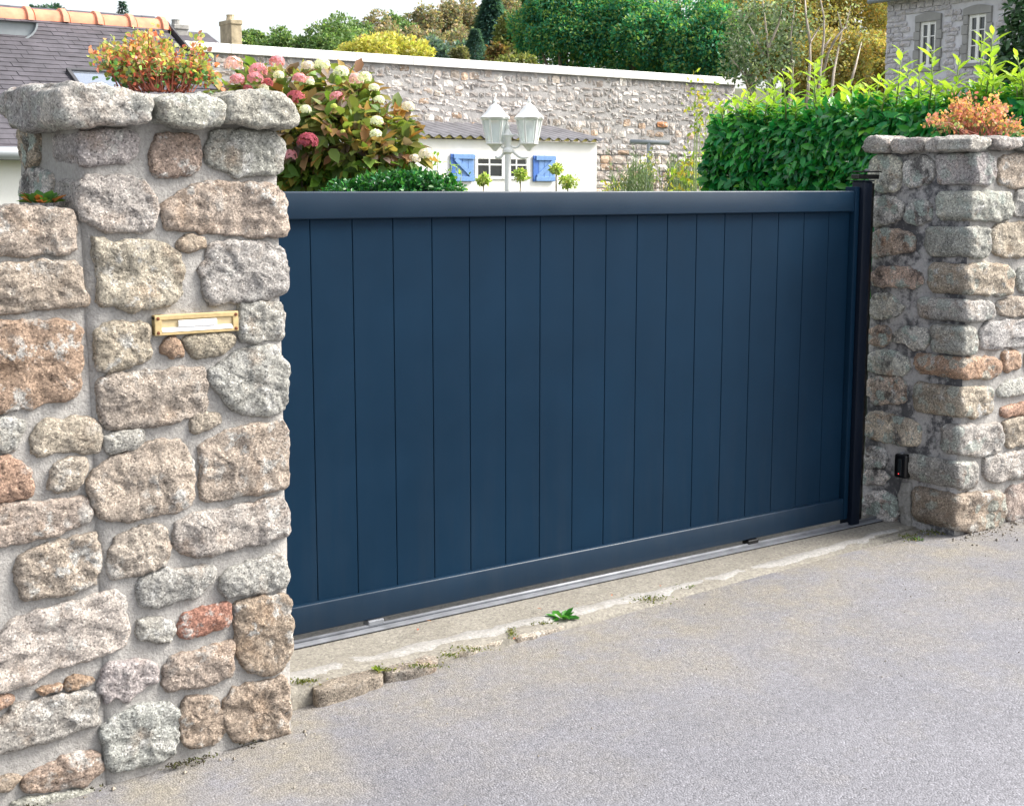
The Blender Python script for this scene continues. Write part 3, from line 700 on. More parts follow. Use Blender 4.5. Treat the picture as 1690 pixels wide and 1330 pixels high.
for cf, L, tn in [
 (B4, [(168, 260), (190, 223), (300, 208), (362, 230), (367, 300), (350, 402), (280, 432), (190, 412), (173, 330)], GREY),
 (B4, [(380, 260), (420, 228), (520, 213), (562, 250), (570, 330), (540, 372), (440, 402), (390, 382)], GREY),
 (B4, [(163, 530), (200, 468), (300, 458), (367, 500), (362, 590), (300, 622), (200, 642), (168, 600)], GREY),
 (B4, [(390, 540), (430, 478), (520, 488), (547, 540), (532, 610), (450, 632), (390, 602)], GREY),
 (B4, [(173, 700), (240, 658), (340, 658), (432, 690), (442, 790), (330, 802), (200, 832), (178, 782)], BROWN),
 (B4, [(168, 940), (230, 888), (350, 888), (482, 920), (502, 980), (450, 1017), (320, 1002), (198, 1007)], BROWN),
 (B4, [(163, 1100), (200, 1058), (290, 1058), (332, 1100), (392, 1130), (340, 1182), (240, 1202), (173, 1182)], GREY),
 (B5, [(150, 30), (200, -12), (272, 8), (282, 80), (230, 107), (158, 92)], BROWN),
 (B5, [(303, 30), (360, -2), (482, 8), (512, 70), (480, 122), (420, 132), (380, 102), (308, 82)], GREY),
 (B5, [(138, 180), (190, 138), (300, 143), (382, 180), (387, 240), (340, 282), (220, 262), (138, 242)], GREY),
 (B5, [(143, 320), (200, 288), (330, 288), (372, 340), (362, 430), (280, 442), (188, 432), (148, 392)], BEIGE),
 (B5, [(133, 540), (180, 488), (300, 508), (420, 548), (452, 600), (442, 682), (330, 682), (200, 652), (138, 622)], BEIGE),
 (B5, [(123, 750), (150, 693), (230, 698), (262, 740), (242, 802), (150, 812)], GREY),
 (B5, [(118, 870), (150, 828), (240, 828), (272, 870), (230, 902), (138, 907)], GREY),
 (B5, [(108, 1030), (150, 948), (250, 948), (322, 1000), (332, 1090), (280, 1142), (200, 1102), (118, 1062)], GREY)]:
    stone(rp, fx(cf(L), RX), 'x', M_weather, tn, n=64, depth=.09)
for cf, L, tn in [
 (B4, [(940, 280), (960, 213), (1108, 213), (1210, 218), (1215, 385), (1020, 402), (950, 382), (930, 330)], BEIGE),
 (B4, [(1033, 560), (1060, 420), (1108, 410), (1215, 405), (1215, 570), (1060, 582)], GREY),
 (B4, [(900, 690), (920, 638), (1000, 623), (1200, 610), (1215, 810), (1000, 827), (920, 802), (903, 750)], BEIGE),
 (B4, [(1060, 920), (1090, 888), (1200, 872), (1215, 1040), (1100, 1042), (1060, 1012)], GREY),
 (B4, [(938, 1100), (1000, 1078), (1200, 1066), (1215, 1180), (1030, 1192), (948, 1172)], BEIGE),
 (B5, [(788, 20), (830, -32), (1050, -42), (1150, -44), (1155, 80), (940, 117), (800, 132)], PALE),
 (B5, [(918, 170), (930, 143), (1010, 138), (1027, 200), (1012, 242), (930, 252)], ORNG),
 (B5, [(1050, 140), (1150, 120), (1155, 220), (1055, 236)], BEIGE),
 (B5, [(888, 360), (930, 318), (1140, 284), (1150, 360), (950, 402), (893, 402)], PALE),
 (B5, [(913, 460), (1140, 420), (1150, 480), (950, 517), (913, 512)], ORNG),
 (B5, [(928, 540), (1140, 505), (1150, 670), (950, 692), (928, 620)], BEIGE),
 (B5, [(808, 770), (850, 738), (1140, 706), (1150, 850), (960, 882), (860, 897), (813, 862)], PALE),
 (B5, [(928, 980), (960, 928), (1140, 874), (1150, 1060), (960, 1122), (928, 1060)], BEIGE)]:
    stone(rp, fy(cf(L), RY), 'y', M_stone, tn, n=64)
random.seed(5)
for P in rubble_rects(4.08, 4.72, .02, 1.8, .14, .24, .2, .36, .03) + rubble_rects(3.88, 4.08, .02, 1.8, .12, .2, .1, .2, .03) + rubble_rects(3.9, 4.08, .02, 1.8, .09, .13, .06, .11, .025):
    if not clear_of(P): continue
    stone(rp, [Vector((a, RY, b)) for a, b in P], 'y', M_stone, random.choice([BEIGE, GREY, PALE, BROWN]), n=30)
for L in ([(125, 160), (150, 110), (200, 93), (295, 108), (302, 150), (270, 187), (150, 197)], [(305, 110), (500, 98), (512, 150), (500, 187), (310, 192)], [(517, 110), (597, 95), (607, 150), (580, 187), (517, 182)]):
    stone(rp, fx(B4(L), RX - .035), 'x', M_cap, GREY, 'cap_stone', n=60, grow=.001, depth=.2, proud=.025)
(pl, t), (pr, b) = B4([(612, 95), (893, 178)])
stone(rp, fy([(corner_x(230) - 12, t + 3), (pr - 18, t - 2), (pr, t + 4), (pr + 1, b - 8), (pr - 8, b), (corner_x(230) - 12, b)], RY - .035), 'y', M_cap, PALE, 'cap_stone', wrap=.17, n=70, grow=.001)
for L in ([(903, 110), (960, 93), (1080, 103), (1087, 150), (1020, 182), (960, 167), (903, 150)], [(1092, 112), (1180, 100), (1290, 104), (1296, 165), (1180, 190), (1096, 175)], [(1302, 108), (1420, 96), (1560, 102), (1565, 170), (1400, 188), (1306, 176)]):
    stone(rp, fy(B4(L), RY - .035), 'y', M_cap, GREY, 'cap_stone', n=60, grow=.001, wrap=.2, proud=.025)
lumpy_box('bedding', RX + .0, 4.7, RY + .01, .09, 1.825, 1.872, [M_mortar], rp)
# pale mortar run below the sensor
stone(rp, fx([(1487, 797), (1503, 797), (1504, 830), (1500, 850), (1504, 888), (1488, 884), (1489, 850), (1486, 830)], RX), 'x', M_cement, PALE, 'mortar_patch', n=40, proud=.013, rough=.012, edge=.01, bulge=.004)

# ================================================================== GATE
gate = empty('sliding_gate', (1.4, 0, .03), 'closed navy blue sliding gate of vertical boards between two stone pillars', 'gate')
PITCHB = .17345; xb0 = at_y(513, 368, .012).x
zt0 = at_y(480, 363, 0).z; zb1 = at_y(480, 1003, 0).z; gz0 = at_y(480, 1050, 0).z; gz1 = 1.643
xe = at_y(1400, 600, 0).x
for i in range(-3, 18):
    a = xb0 + i * PITCHB; b_ = min(a + PITCHB, xe - .004)
    if b_ - a < .02: break
    g_ = .0010; ch = .0018; y0, y1 = .020, .034
    mb = MB(); vs = []
    for z in (zb1 - .02, zt0 + .02):
        vs += [(a + g_, y1, z), (a + g_, y0 + ch, z), (a + g_ + ch, y0, z), (b_ - g_ - ch, y0, z), (b_ - g_, y0 + ch, z), (b_ - g_, y1, z)]
    mb.add(vs, [(k, (k + 1) % 6, 6 + (k + 1) % 6, 6 + k) for k in range(6)] + [(5, 4, 3, 2, 1, 0), (6, 7, 8, 9, 10, 11)])
    mb.build('board', M_gate, gate)
mb = MB(); mb.box(xb0 - 3 * PITCHB, xe - .004,   .0345, .044, zb1 - .03, zt0 + .03); mb.build('backing_panel', M_gate, gate)
mb = MB(); mb.box(xb0 - 3.3 * PITCHB, xe, -.004, .05, zt0, gz1, .006, 3); mb.build('top_rail', M_rail, gate, True, sharp=40)
mb = MB(); mb.box(xb0 - 3.3 * PITCHB, xe, -.004, .05, gz0, zb1, .006, 3); mb.build('bottom_rail', M_rail, gate, True, sharp=40)
mb = MB(); mb.box(xe - .003, xe + .028, -.008, .055, gz0 + .002, gz1 + .02, .003); mb.build('end_stile', M_gate, gate, sharp=40)
for px in (620, 1242):
    q = at_y(px, 1030 if px < 900 else 898, -.005); mb = MB()
    mb.box(q.x - .035, q.x + .035, -.012, .03, .006, .028, .004); mb.build('wheel_cover', M_alu if px < 900 else M_black, gate)
# receiving post with its guide
post = empty('gate_post', (3.17, .05, 0), 'slim dark navy metal post the gate closes against, right end', 'post')
mb = MB(); mb.box(xe + .032, xe + .095, -.03, .045, -.01, 1.688, .005, 2); mb.build('shaft', M_gatedk, post, True, sharp=40)
mb = MB(); mb.box(xe + .026, xe + .101, -.036, .051, 1.6885, 1.694, .002); mb.build('cap', M_gatedk, post, sharp=40)
mb = MB(); mb.box(xe + .098, xe + .19, .035, .085, -.01, 1.68, .003); mb.build('shaded_gap_channel', M_black, post)  # black upright; the shaded gap beside the pillar is put into it too
gb = MB(); gb.box(xe + .03, xe + .185, .005, .05, 1.700, 1.722, .003); gb.box(xe + .05, xe + .19, -.005, .06, 1.732, 1.738, .001); gb.build('guide_bracket', M_black, post)
mb = MB(); mb.lathe((xe + .11, .02, 1.738), [(.012, 0), (.012, .008), (.006, .010)], 8); mb.build('bolt', M_alu, post)
# track
tr = empty('gate_track', (1.3, -.03, 0), 'galvanised floor track running along under the gate', 'track')
mb = MB(); mb.box(-.7, 3.35, -.045, .03, -.008, .001, .0015); mb.build('base_plate', M_alu, tr)
mb = MB(); mb.tube([(-.7, -.004, .006), (3.35, -.004, .006)], .008, 8); mb.build('running_rail', M_alu, tr, True)
mb = MB(); mb.box(-.7, 3.35, -.052, -.0455, -.009, -.003); mb.build('front_groove', M_black, tr)

# letter slot
lb = empty('letter_slot', at_y(320, 535, FY), 'brass letter slot with white name card set in the pillar', 'letterbox')
q0 = at_y(251, 521, FY); q1 = at_y(389, 512, FY); q2 = at_y(253, 554, FY); cx0, cx1 = q0.x, q1.x; cz1 = (q0.z + q1.z) / 2; cz0 = q2.z
yf = FY - .019; t_ = .017
mb = MB(); mb.box(cx0, cx1, yf, FY + .02, cz1 - t_ * .9, cz1, .002); mb.box(cx0, cx1, yf, FY + .02, cz0, cz0 + t_ * .55, .002)
mb.box(cx0, cx0 + t_ * 1.3, yf + .0005, FY + .02, cz0 + .003, cz1 - .003, .002); mb.box(cx1 - t_ * 1.1, cx1, yf + .0005, FY + .02, cz0 + .003, cz1 - .003, .002)
mb.build('frame', M_brass, lb)
fx0, fx1, fz0, fz1 = cx0 + t_ * 1.3 + .001, cx1 - t_ * 1.1 - .001, cz0 + t_ * .55 + .001, cz1 - t_ * .9 - .001
mb = MB(); mb.box(fx0, fx1, yf + .006, FY + .015, fz0 + .011, fz1, .001); mb.build('flap', M_brass_lt, lb)
mb = MB(); mb.add([(fx0, yf + .006, fz0 + .012), (fx1, yf + .006, fz0 + .012), (fx1, yf - .002, fz0), (fx0, yf - .002, fz0), (fx0, FY, fz0 + .012), (fx1, FY, fz0 + .012), (fx1, FY, fz0), (fx0, FY, fz0)],
                    [(0, 1, 2, 3), (4, 5, 1, 0), (3, 2, 6, 7), (0, 3, 7, 4), (1, 5, 6, 2)]); mb.build('flap_lip', M_card, lb)
lx0 = fx0 + (fx1 - fx0) * .225; lx1 = fx0 + (fx1 - fx0) * .77
mb = MB(); mb.box(lx0, lx1, yf - .001, yf + .0055, fz0 + .013, fz1 - .002, .0008); card = mb.build('name_card', M_card, lb)
mb = MB(); random.seed(11); xx = lx0 + .008; zc = (fz0 + fz1) / 2 + .010
while xx < lx1 - .012:
    wd = random.uniform(.003, .009); hh = random.choice([.0012, .0018, .0024])
    if not (.42 < (xx - lx0) / (lx1 - lx0) < .52): mb.box(xx, xx + wd, yf - .0016, yf - .0011, zc - hh / 2, zc + hh / 2)
    xx += wd + random.uniform(.001, .004)
ink = mb.build('faded_writing', M_ink, lb)
for sx in (cx0 + .010, cx1 - .009):
    for sz in (cz0 + .008, cz1 - .010):
        mb = MB(); mb.lathe((sx, yf + .001, sz), [(.0055, 0), (.005, -.003), (.002, -.004)], 8, 'y'); mb.build('screw', M_rust, lb)

# safety photocell on the right pillar
pc = empty('safety_sensor', at_x(1485, 770, RX - .03), 'small black gate safety sensor with red dot on the right pillar', 'sensor')
a0, a1 = at_x(1476, 748, RX - .05), at_x(1495, 791, RX - .05)
mb = MB(); mb.box(RX - .052, RX - .01, min(a0.y, a1.y), max(a0.y, a1.y), a1.z, a0.z, .011, 4); mb.build('housing', M_black, pc, True, sharp=50)
mb = MB(); yc = (a0.y + a1.y) / 2; mb.box(RX - .0545, RX - .0525, yc - .011, yc + .011, a1.z + .014, a0.z - .022, .0008); mb.build('lens', M_darkglass, pc)
m, nt_, b = newmat('red_indicator'); b.inputs['Base Color'].default_value = (.7, .05, .05, 1); b.inputs['Roughness'].default_value = .3
b.inputs['Emission Color'].default_value = (1, .06, .06, 1); b.inputs['Emission Strength'].default_value = .5
mb = MB(); mb.lathe((RX - .0545, yc + .004, a1.z + .022), [(.0028, 0), (.0024, -.0015)], 8, 'x'); mb.build('indicator', m, pc)
mb = MB(); mb.box(RX - .046, RX - .02, yc - .007, yc + .007, a0.z + .0005, a0.z + .012, .003); mb.build('top_clip', M_alu, pc)

# ================================================================== FAR YARD WALL
WYF = 22.0
wl, wr_ = at_y(150, 60, WYF).x, at_y(1213, 130, WYF).x
wz = at_y(700, 95, WYF).z; ctop = wz; cbot = wz - .19
yw = empty('yard_wall', ((wl + wr_) / 2, WYF, 0), 'tall rubble stone wall with white coping behind the white cottage', 'wall')
mb = MB(); mb.box(wl, wr_, WYF + .005, WYF + .45, -.4, 2.6); mb.build('mortar', M_farmortar, yw)
lumpy_box('mortar', wl, wr_, WYF - .006, WYF + .45, 2.602, cbot, [M_farmortar], yw, .16, .02)
mb = MB(); nseg = 12
for i in range(nseg):
    xa, xb = wl - .05 + (wr_ - wl + .1) * i / nseg, wl - .05 + (wr_ - wl + .1) * (i + 1) / nseg
    m1 = MB(); m1.box(xa + .003, xb - .003, WYF - .09, WYF + .52, cbot + .002, ctop, .012); m1.build('coping', M_coping, yw)
random.seed(21)
def low_stone(seed):
    """unit block, about 40 triangles, knocked about"""
    r = random.Random(seed); bm = bmesh.new(); bmesh.ops.create_cube(bm, size=1)
    bmesh.ops.subdivide_edges(bm, edges=bm.edges[:], cuts=1, use_grid_fill=True)
    for v in bm.verts:
        v.co.x *= 1 - .16 * (abs(v.co.z) > .4) * (r.random()); v.co.z *= 1 - .2 * (abs(v.co.x) > .4) * r.random()
        v.co += Vector((r.uniform(-.06, .06), 0, r.uniform(-.07, .07)))
        if v.co.y < -.4: v.co.y += (.28 if max(abs(v.co.x), abs(v.co.z)) > .33 else 0) * r.uniform(.5, 1.2) + r.uniform(-.06, .06)
    bmesh.ops.delete(bm, geom=[f for f in bm.faces if f.calc_center_median().y > .49], context='FACES')
    me = bpy.data.meshes.new('rubble'); bm.to_mesh(me); bm.free(); return me
LOW = [low_stone(i) for i in range(10)]
for me in LOW: me.materials.append(M_rubble)
LOWV = [(np.array([v.co[:] for v in me.vertices]), [tuple(p.vertices) for p in me.polygons]) for me in LOW]
cand = []
for (a, b_, hm, hx, wm, wx, gp) in [(1.5, 2.62, .16, .27, .2, .5, .022), (2.62, cbot - .01, .10, .20, .10, .32, .045)]:
    z = a
    while z < b_ - .05:
        h = min(random.uniform(hm, hx), b_ - z); x = wl
        if b_ - z - h < hm * .6: h = b_ - z
        while x < wr_ - .05:
            wd = min(random.uniform(wm, wx), wr_ - x)
            dz = random.uniform(-.06, .06) if z > 2.7 else 0
            cand.append((x + wd / 2, z + h / 2 + dz, wd - gp, (h - gp) * random.uniform(.7, 1.2) if z > 2.6 else h - gp)); x += wd
        z += h
def seen(c):
    p = Vector((c[0], WYF, c[1])); d = (p - EYE); z = d.dot(CF); px = 845 + FPX * d.dot(CR) / z; py = 665 - FPX * d.dot(CU) / z
    if not (300 < px < 1225 and py < 330): return 0
    if 690 < px < 985 and py > 222: return 0
    return c[2] * c[3] * (FPX / z) ** 2
cand.sort(key=seen, reverse=True)
FARC = [(.40, .35, .31), (.48, .43, .39), (.34, .305, .28), (.56, .525, .48), (.45, .335, .25), (.68, .65, .61), (.46, .38, .32), (.38, .335, .29)]
for i, (x, z, wd, h) in enumerate(cand[:290]):
    me = LOW[i % 10]; o = link('stone', me, None, yw, (x, WYF + .0, z), random.choice(FARC)); o.scale = (wd, .055 if z > 2.6 else .11, h); o.rotation_euler = (0, random.uniform(-.12, .12) if z > 2.6 else random.uniform(-.03, .03), 0)
rest = MB(); rest_tints = []
for i, (x, z, wd, h) in enumerate(cand[290:]):
    V_, F_ = LOWV[i % 10]; rest.add([(x + v[0] * wd, WYF + v[1] * (.055 if z > 2.6 else .11), z + v[2] * h) for v in V_], F_)
o = rest.build('rubble', M_rubble, yw, tint=(.43, .40, .38)); o['kind'] = 'stuff'
ob = link('stone', LOW[3], None, yw, at_y(1092, 206, WYF - .01), (.50, .24, .12)); ob.scale = (.34, .15, .13)

# ================================================================== WHITE COTTAGE
CY = 20.0
cxr = at_y(985, 240, CY).x; cxl = 11.5; ez = at_y(800, 230, CY).z
cot = empty('cottage', (15, 21, 0), 'low white cottage with blue shutters and corrugated roof before the stone wall', 'building')
mb = MB(); mb.box(cxl, cxr, CY, WYF - .1, -.3, ez - .02); mb.build('wall', M_render, cot)
# corrugated roof
rz_b = at_y(700, 203, WYF - .1).z + .02; mb = MB(); lam = .262; nxw = int((cxr + .12 - cxl) / lam * 8); vs = []
for i in range(nxw + 1):
    x = cxl + lam / 8 * i; wv = .030 * math.cos(i / 8 * 2 * math.pi)
    for k in range(5):
        f = k / 4; vs.append((x, CY - .16 + (WYF + .05 - CY) * f, ez + .045 + wv + (rz_b - ez - .05) * f))
    for k in range(4, -1, -1):
        f = k / 4; vs.append((x, CY - .16 + (WYF + .05 - CY) * f, ez + .035 + wv + (rz_b - ez - .05) * f))
mb.add(vs, [(i * 10 + k, (i + 1) * 10 + k, (i + 1) * 10 + (k + 1) % 10, i * 10 + (k + 1) % 10) for i in range(nxw) for k in range(10)]); mb.build('roof', M_corr, cot, True, sharp=50)
i = 0; x = cxl
while x < cxr:
    mb = MB(); mb.add([(x - .085, CY - .12, ez - .004), (x + .085, CY - .12, ez - .004), (x + .05, CY - .12, ez + .045), (x, CY - .12, ez + .062), (x - .05, CY - .12, ez + .045),
                       (x - .085, CY - .003, ez - .004), (x + .085, CY - .003, ez - .004), (x + .05, CY - .003, ez + .04), (x, CY - .003, ez + .058), (x - .05, CY - .003, ez + .04)],
                      [(0, 1, 2, 3, 4), (5, 9, 8, 7, 6), (0, 5, 6, 1), (1, 6, 7, 2), (2, 7, 8, 3), (3, 8, 9, 4), (4, 9, 5, 0)])
    mb.build('eave_filler', M_moss_fill, cot); x += lam
# window
wx0, wx1 = at_y(783, 262, CY).x, at_y(872, 262, CY).x; wz1, wz0 = at_y(800, 257, CY).z, at_y(800, 296, CY).z
win = empty('window', (0, 0, 0)); win.parent = cot; win.location = Vector(((wx0 + wx1) / 2, CY, wz0)) - wloc(cot)
mb = MB(); f = .07
mb.box(wx0, wx1, CY - .035, CY + .03, wz1 - f, wz1, .004); mb.box(wx0, wx1, CY - .035, CY + .03, wz0, wz0 + f * .8, .004)
mb.box(wx0, wx0 + f, CY - .0345, CY + .03, wz0, wz1, .004); mb.box(wx1 - f, wx1, CY - .0345, CY + .03, wz0, wz1, .004)
xm = (wx0 + wx1) / 2 + .03; mb.box(xm - .05, xm + .05, CY - .04, CY + .03, wz0 + .01, wz1 - .01, .004)
bars = [(wx0 + xm) / 2, (wx1 + xm) / 2]; zb = wz0 + (wz1 - wz0) * .62
for bx in bars: mb.box(bx - .016, bx + .016, CY - .03, CY + .02, wz0 + .02, wz1 - .02)
mb.box(wx0 + .02, wx1 - .02, CY - .0295, CY + .02, zb - .016, zb + .016); mb.build('frame', M_white, win)
xs = [wx0 + f, bars[0], xm, bars[1], wx1 - f]
for i in range(4):
    for (za, zc) in ((wz0 + f * .8, zb), (zb, wz1 - f)):
        mb = MB(); mb.box(xs[i] + .016, xs[i + 1] - .016, CY - .012, CY - .006, za + .012, zc - .012); mb.build('pane', M_darkglass, win)
for (pa, pb, flip) in ((742, 780, 1), (878, 914, 0)):
    sx0, sx1 = at_y(pa, 277, CY).x, at_y(pb, 277, CY).x; sz1, sz0 = at_y(pa, 254 if flip else 257, CY).z, at_y(pa, 300, CY).z
    sh = empty('shutter', (0, 0, 0)); sh.parent = cot; sh.location = Vector(((sx0 + sx1) / 2, CY, sz0)) - wloc(cot)
    nb = 4
    for k in range(nb):
        mb = MB(); mb.box(sx0 + (sx1 - sx0) * k / nb + .004, sx0 + (sx1 - sx0) * (k + 1) / nb - .004, CY - .05, CY - .02, sz0, sz1, .004); mb.build('plank', M_blue_dk if k == 0 else M_blue, sh)
    hgt = sz1 - sz0
    for z in (sz0 + hgt * .02, sz1 - hgt * .18):
        mb = MB(); mb.box(sx0 + .06, sx1 + .004, CY - .085, CY - .0505, z, z + hgt * .16, .004); mb.build('ledge', M_blue, sh)
    za, zc = (sz1 - hgt * .18, sz0 + hgt * .18) if flip else (sz0 + hgt * .18, sz1 - hgt * .18)
    p0, p1 = Vector((sx0 + .1, CY - .068, za)), Vector((sx1 - .04, CY - .068, zc)); d = (p1 - p0)
    mb = MB(); up = d.cross(Vector((0, 1, 0))).normalized()
    mb.obox((p0 + p1) / 2, d / 2, Vector((0, .0165, 0)), up * .045); mb.build('brace', M_blue, sh)
    for z in (sz0 + hgt * .1, sz1 - hgt * .1):
        mb = MB(); mb.box(sx0 + .01, sx0 + .055, CY - .062, CY - .0505, z - .02, z + .02); mb.build('hinge', M_blue_dk, sh)

# ================================================================== TWIN LAMP POST
LD = 13.0
lpb = at_d(838, 313, LD); LX, LY = lpb.x, lpb.y
lamp = empty('lamp_post', (LX, LY, -.03), 'white twin lantern garden lamp post in front of the cottage window', 'lamp')
k_ = LD / FPX
zz = lambda py: at_d(838, py, LD).z
mb = MB(); mb.lathe((LX, LY, 0), [(.12, -.03), (.12, .1), (.06, .2), (.034, .3), (.03, zz(255)), (.05, zz(252)), (.05, zz(248)), (.03, zz(244)), (.036, zz(228)), (.05, zz(224)), (.03, zz(219)), (.014, zz(214)), (.02, zz(210)), (.004, zz(204))], 12)
mb.build('post', M_white, lamp, True, sharp=40)
side = Vector((CR.x, CR.y, 0))
for sx, px in ((-1, 817), (1, 873)):
    cxp = at_d(px, 313, LD); C0 = Vector((cxp.x, cxp.y, 0))
    base = Vector((LX, LY, 0))
    pts = [base + Vector((0, 0, zz(238)))]
    for t in np.linspace(0, 1, 9):
        pts.append(base.lerp(C0, t) + Vector((0, 0, zz(240) + (zz(258) - zz(240)) * math.sin(t * math.pi * .8) * .8 + (zz(250) - zz(240)) * t)))
    mb = MB(); mb.tube(pts, .014, 6)
    sc = [base.lerp(C0, .35 + .25 * math.cos(a)) + Vector((0, 0, zz(234) + .06 * math.sin(a))) for a in np.linspace(-2.4, 2.2, 12)]
    mb.tube(sc, .009, 6); mb.build('arm', M_white, lamp, True)
    ln = empty('lantern', (0, 0, 0)); ln.parent = lamp; ln.location = C0 + Vector((0, 0, zz(250))) - wloc(lamp)
    rt, rb = 21 * k_, 13 * k_
    zt, zb_ = zz(197), zz(237)
    mb = MB()
    for k in range(6):
        a = 2 * math.pi * (k + .5) / 6; d = Vector((math.cos(a), math.sin(a), 0)); mb.tube([C0 + d * rb + Vector((0, 0, zb_)), C0 + d * rt + Vector((0, 0, zt))], .010, 5)
    mb.lathe((C0.x, C0.y, 0), [(rt + .006, zt - .012), (rt + .02, zt - .006), (rt + .02, zt + .006), (rt * .9, zt + .01)], 6)
    mb.lathe((C0.x, C0.y, 0), [(rb * .2, zz(250)), (rb * .45, zz(246)), (rb * .8, zb_ - .02), (rb + .012, zb_ - .008), (rb + .012, zb_ + .004), (rb * .8, zb_ + .006)], 6); mb.build('frame', M_white, ln, sharp=30)
    mb = MB(); mb.lathe((C0.x, C0.y, 0), [(rt + .024, zt + .008), (rt + .01, zt + .02), (rt * .8, zz(188)), (rt * .52, zz(180)), (rt * .42, zz(177)), (rt * .2, zz(174)), (.012, zz(172)), (.02, zz(169)), (.012, zz(166)), (.003, zz(161))], 12); mb.build('roof', M_white, ln, True, sharp=35)
    for k in range(6):
        a0_, a1_ = 2 * math.pi * (k + .5) / 6, 2 * math.pi * (k + 1.5) / 6
        q = [Vector((math.cos(a) * r * .97, math.sin(a) * r * .97, z)) + C0 for a, r, z in ((a0_, rb, zb_ + .004), (a1_, rb, zb_ + .004), (a1_, rt, zt - .012), (a0_, rt, zt - .012))]
        mb = MB(); mb.add(q, [(0, 1, 2, 3)]); mb.build('pane', M_lglass, ln)
    mb = MB(); mb.lathe((C0.x, C0.y, 0), [(.016, zb_ + .006), (.016, zb_ + .05), (.028, zb_ + .09), (.022, zb_ + .12), (.004, zb_ + .135)], 8); mb.build('bulb', M_card, ln, True)

# ================================================================== LEFT HOUSE (slate roof)
HE, HP = 10.0, R(29.8)
he = at_y(440, 238, HE); hx1 = he.x; ezh = at_y(20, 231, HE).z; hx0 = -2.0
HR = 12.70; rzh = ezh + (HR - HE) * math.tan(HP)
sp = lambda x, s: Vector((x, HE - .22 + s * math.cos(HP), ezh - .12 + s * math.sin(HP)))   # point on the slope
house = empty('house', (2, 12, 0), 'white house at far left with slate roof and orange ridge tiles', 'building')
mb = MB(); mb.box(hx0, hx1 - .08, HE, 2 * HR - HE, -.3, ezh - .10); mb.build('wall', M_render, house)
mb = MB(); yb = 2 * HR - HE + .2
mb.add([(hx1 - .08, HE, ezh - .1), (hx1 - .08, 2 * HR - HE, ezh - .1), (hx1 - .08, HR, rzh - .06), (hx1 - .3, HE, ezh - .1), (hx1 - .3, 2 * HR - HE, ezh - .1), (hx1 - .3, HR, rzh - .06)], [(0, 1, 2), (3, 5, 4), (0, 2, 5, 3), (1, 4, 5, 2), (0, 3, 4, 1)]); mb.build('gable', M_render, house)
slope = (HR - HE + .22) / math.cos(HP); up_n = Vector((0, -math.sin(HP), math.cos(HP)))
mb = MB(); a, b_ = sp(hx0, 0), sp(hx1, slope); c1 = [sp(hx0, 0) - up_n * .02, sp(hx1, 0) - up_n * .02, sp(hx1, slope) - up_n * .02, sp(hx0, slope) - up_n * .02]
bk = [Vector((p.x, 2 * HR - p.y, p.z)) for p in c1]
mb.add(c1 + [p - up_n * .08 for p in c1] , [(0, 1, 2, 3), (7, 6, 5, 4), (0, 4, 5, 1), (1, 5, 6, 2), (3, 2, 6, 7), (0, 3, 7, 4)])
mb.add(bk, [(0, 3, 2, 1)]); mb.build('roof_deck', M_slate_dk, house)
mb = MB(); mb.obox((0, 0, 0), Vector((.0895, 0, 0)), Vector((0, .125, 0)), Vector((0, 0, .005)))
sm = bpy.data.meshes.new('slate'); sm.from_pydata(mb.v, [], mb.f); sm.materials.append(M_slate); sm.update()
gau, wid = .112, .182; rows = int(slope / gau); slates = []
for r in range(rows + 1):
    for c in range(int((hx1 - hx0) / wid) + 1):
        x = hx0 + (c + (.5 if r % 2 else 0)) * wid + wid / 2
        if x > hx1 - .1: continue
        slates.append((x, r * gau + .12, r))
ROT = Matrix.Rotation(HP - R(2.6), 4, 'X')
def slate_seen(s):
    p = sp(s[0], s[1]); d = p - EYE; z = d.dot(CF); px = 845 + FPX * d.dot(CR) / z
    return -px if -40 < px < 480 else -1e6
slates.sort(key=slate_seen, reverse=True)
vis = [s for s in slates if slate_seen(s) > -1e5]
vis.sort(key=lambda s: -s[1])
V8 = [v.co.copy() for v in sm.vertices]; F8 = [tuple(p.vertices) for p in sm.polygons]
rest = MB(); cnt = 0
for s in vis + [s for s in slates if slate_seen(s) <= -1e5]:
    p = sp(s[0] + random.uniform(-.004, .004), s[1]) + up_n * (.010 + random.uniform(0, .004))
    if cnt < 295:
        o = link('slate', sm, None, house, p); o.rotation_euler = (HP - R(3.2) + random.uniform(-.01, .01), 0, random.uniform(-.012, .012)); cnt += 1
    else:
        rest.add([p + ROT @ v for v in V8], F8)
if rest.v: rest.build('slates', M_slate, house)['kind'] = 'stuff'
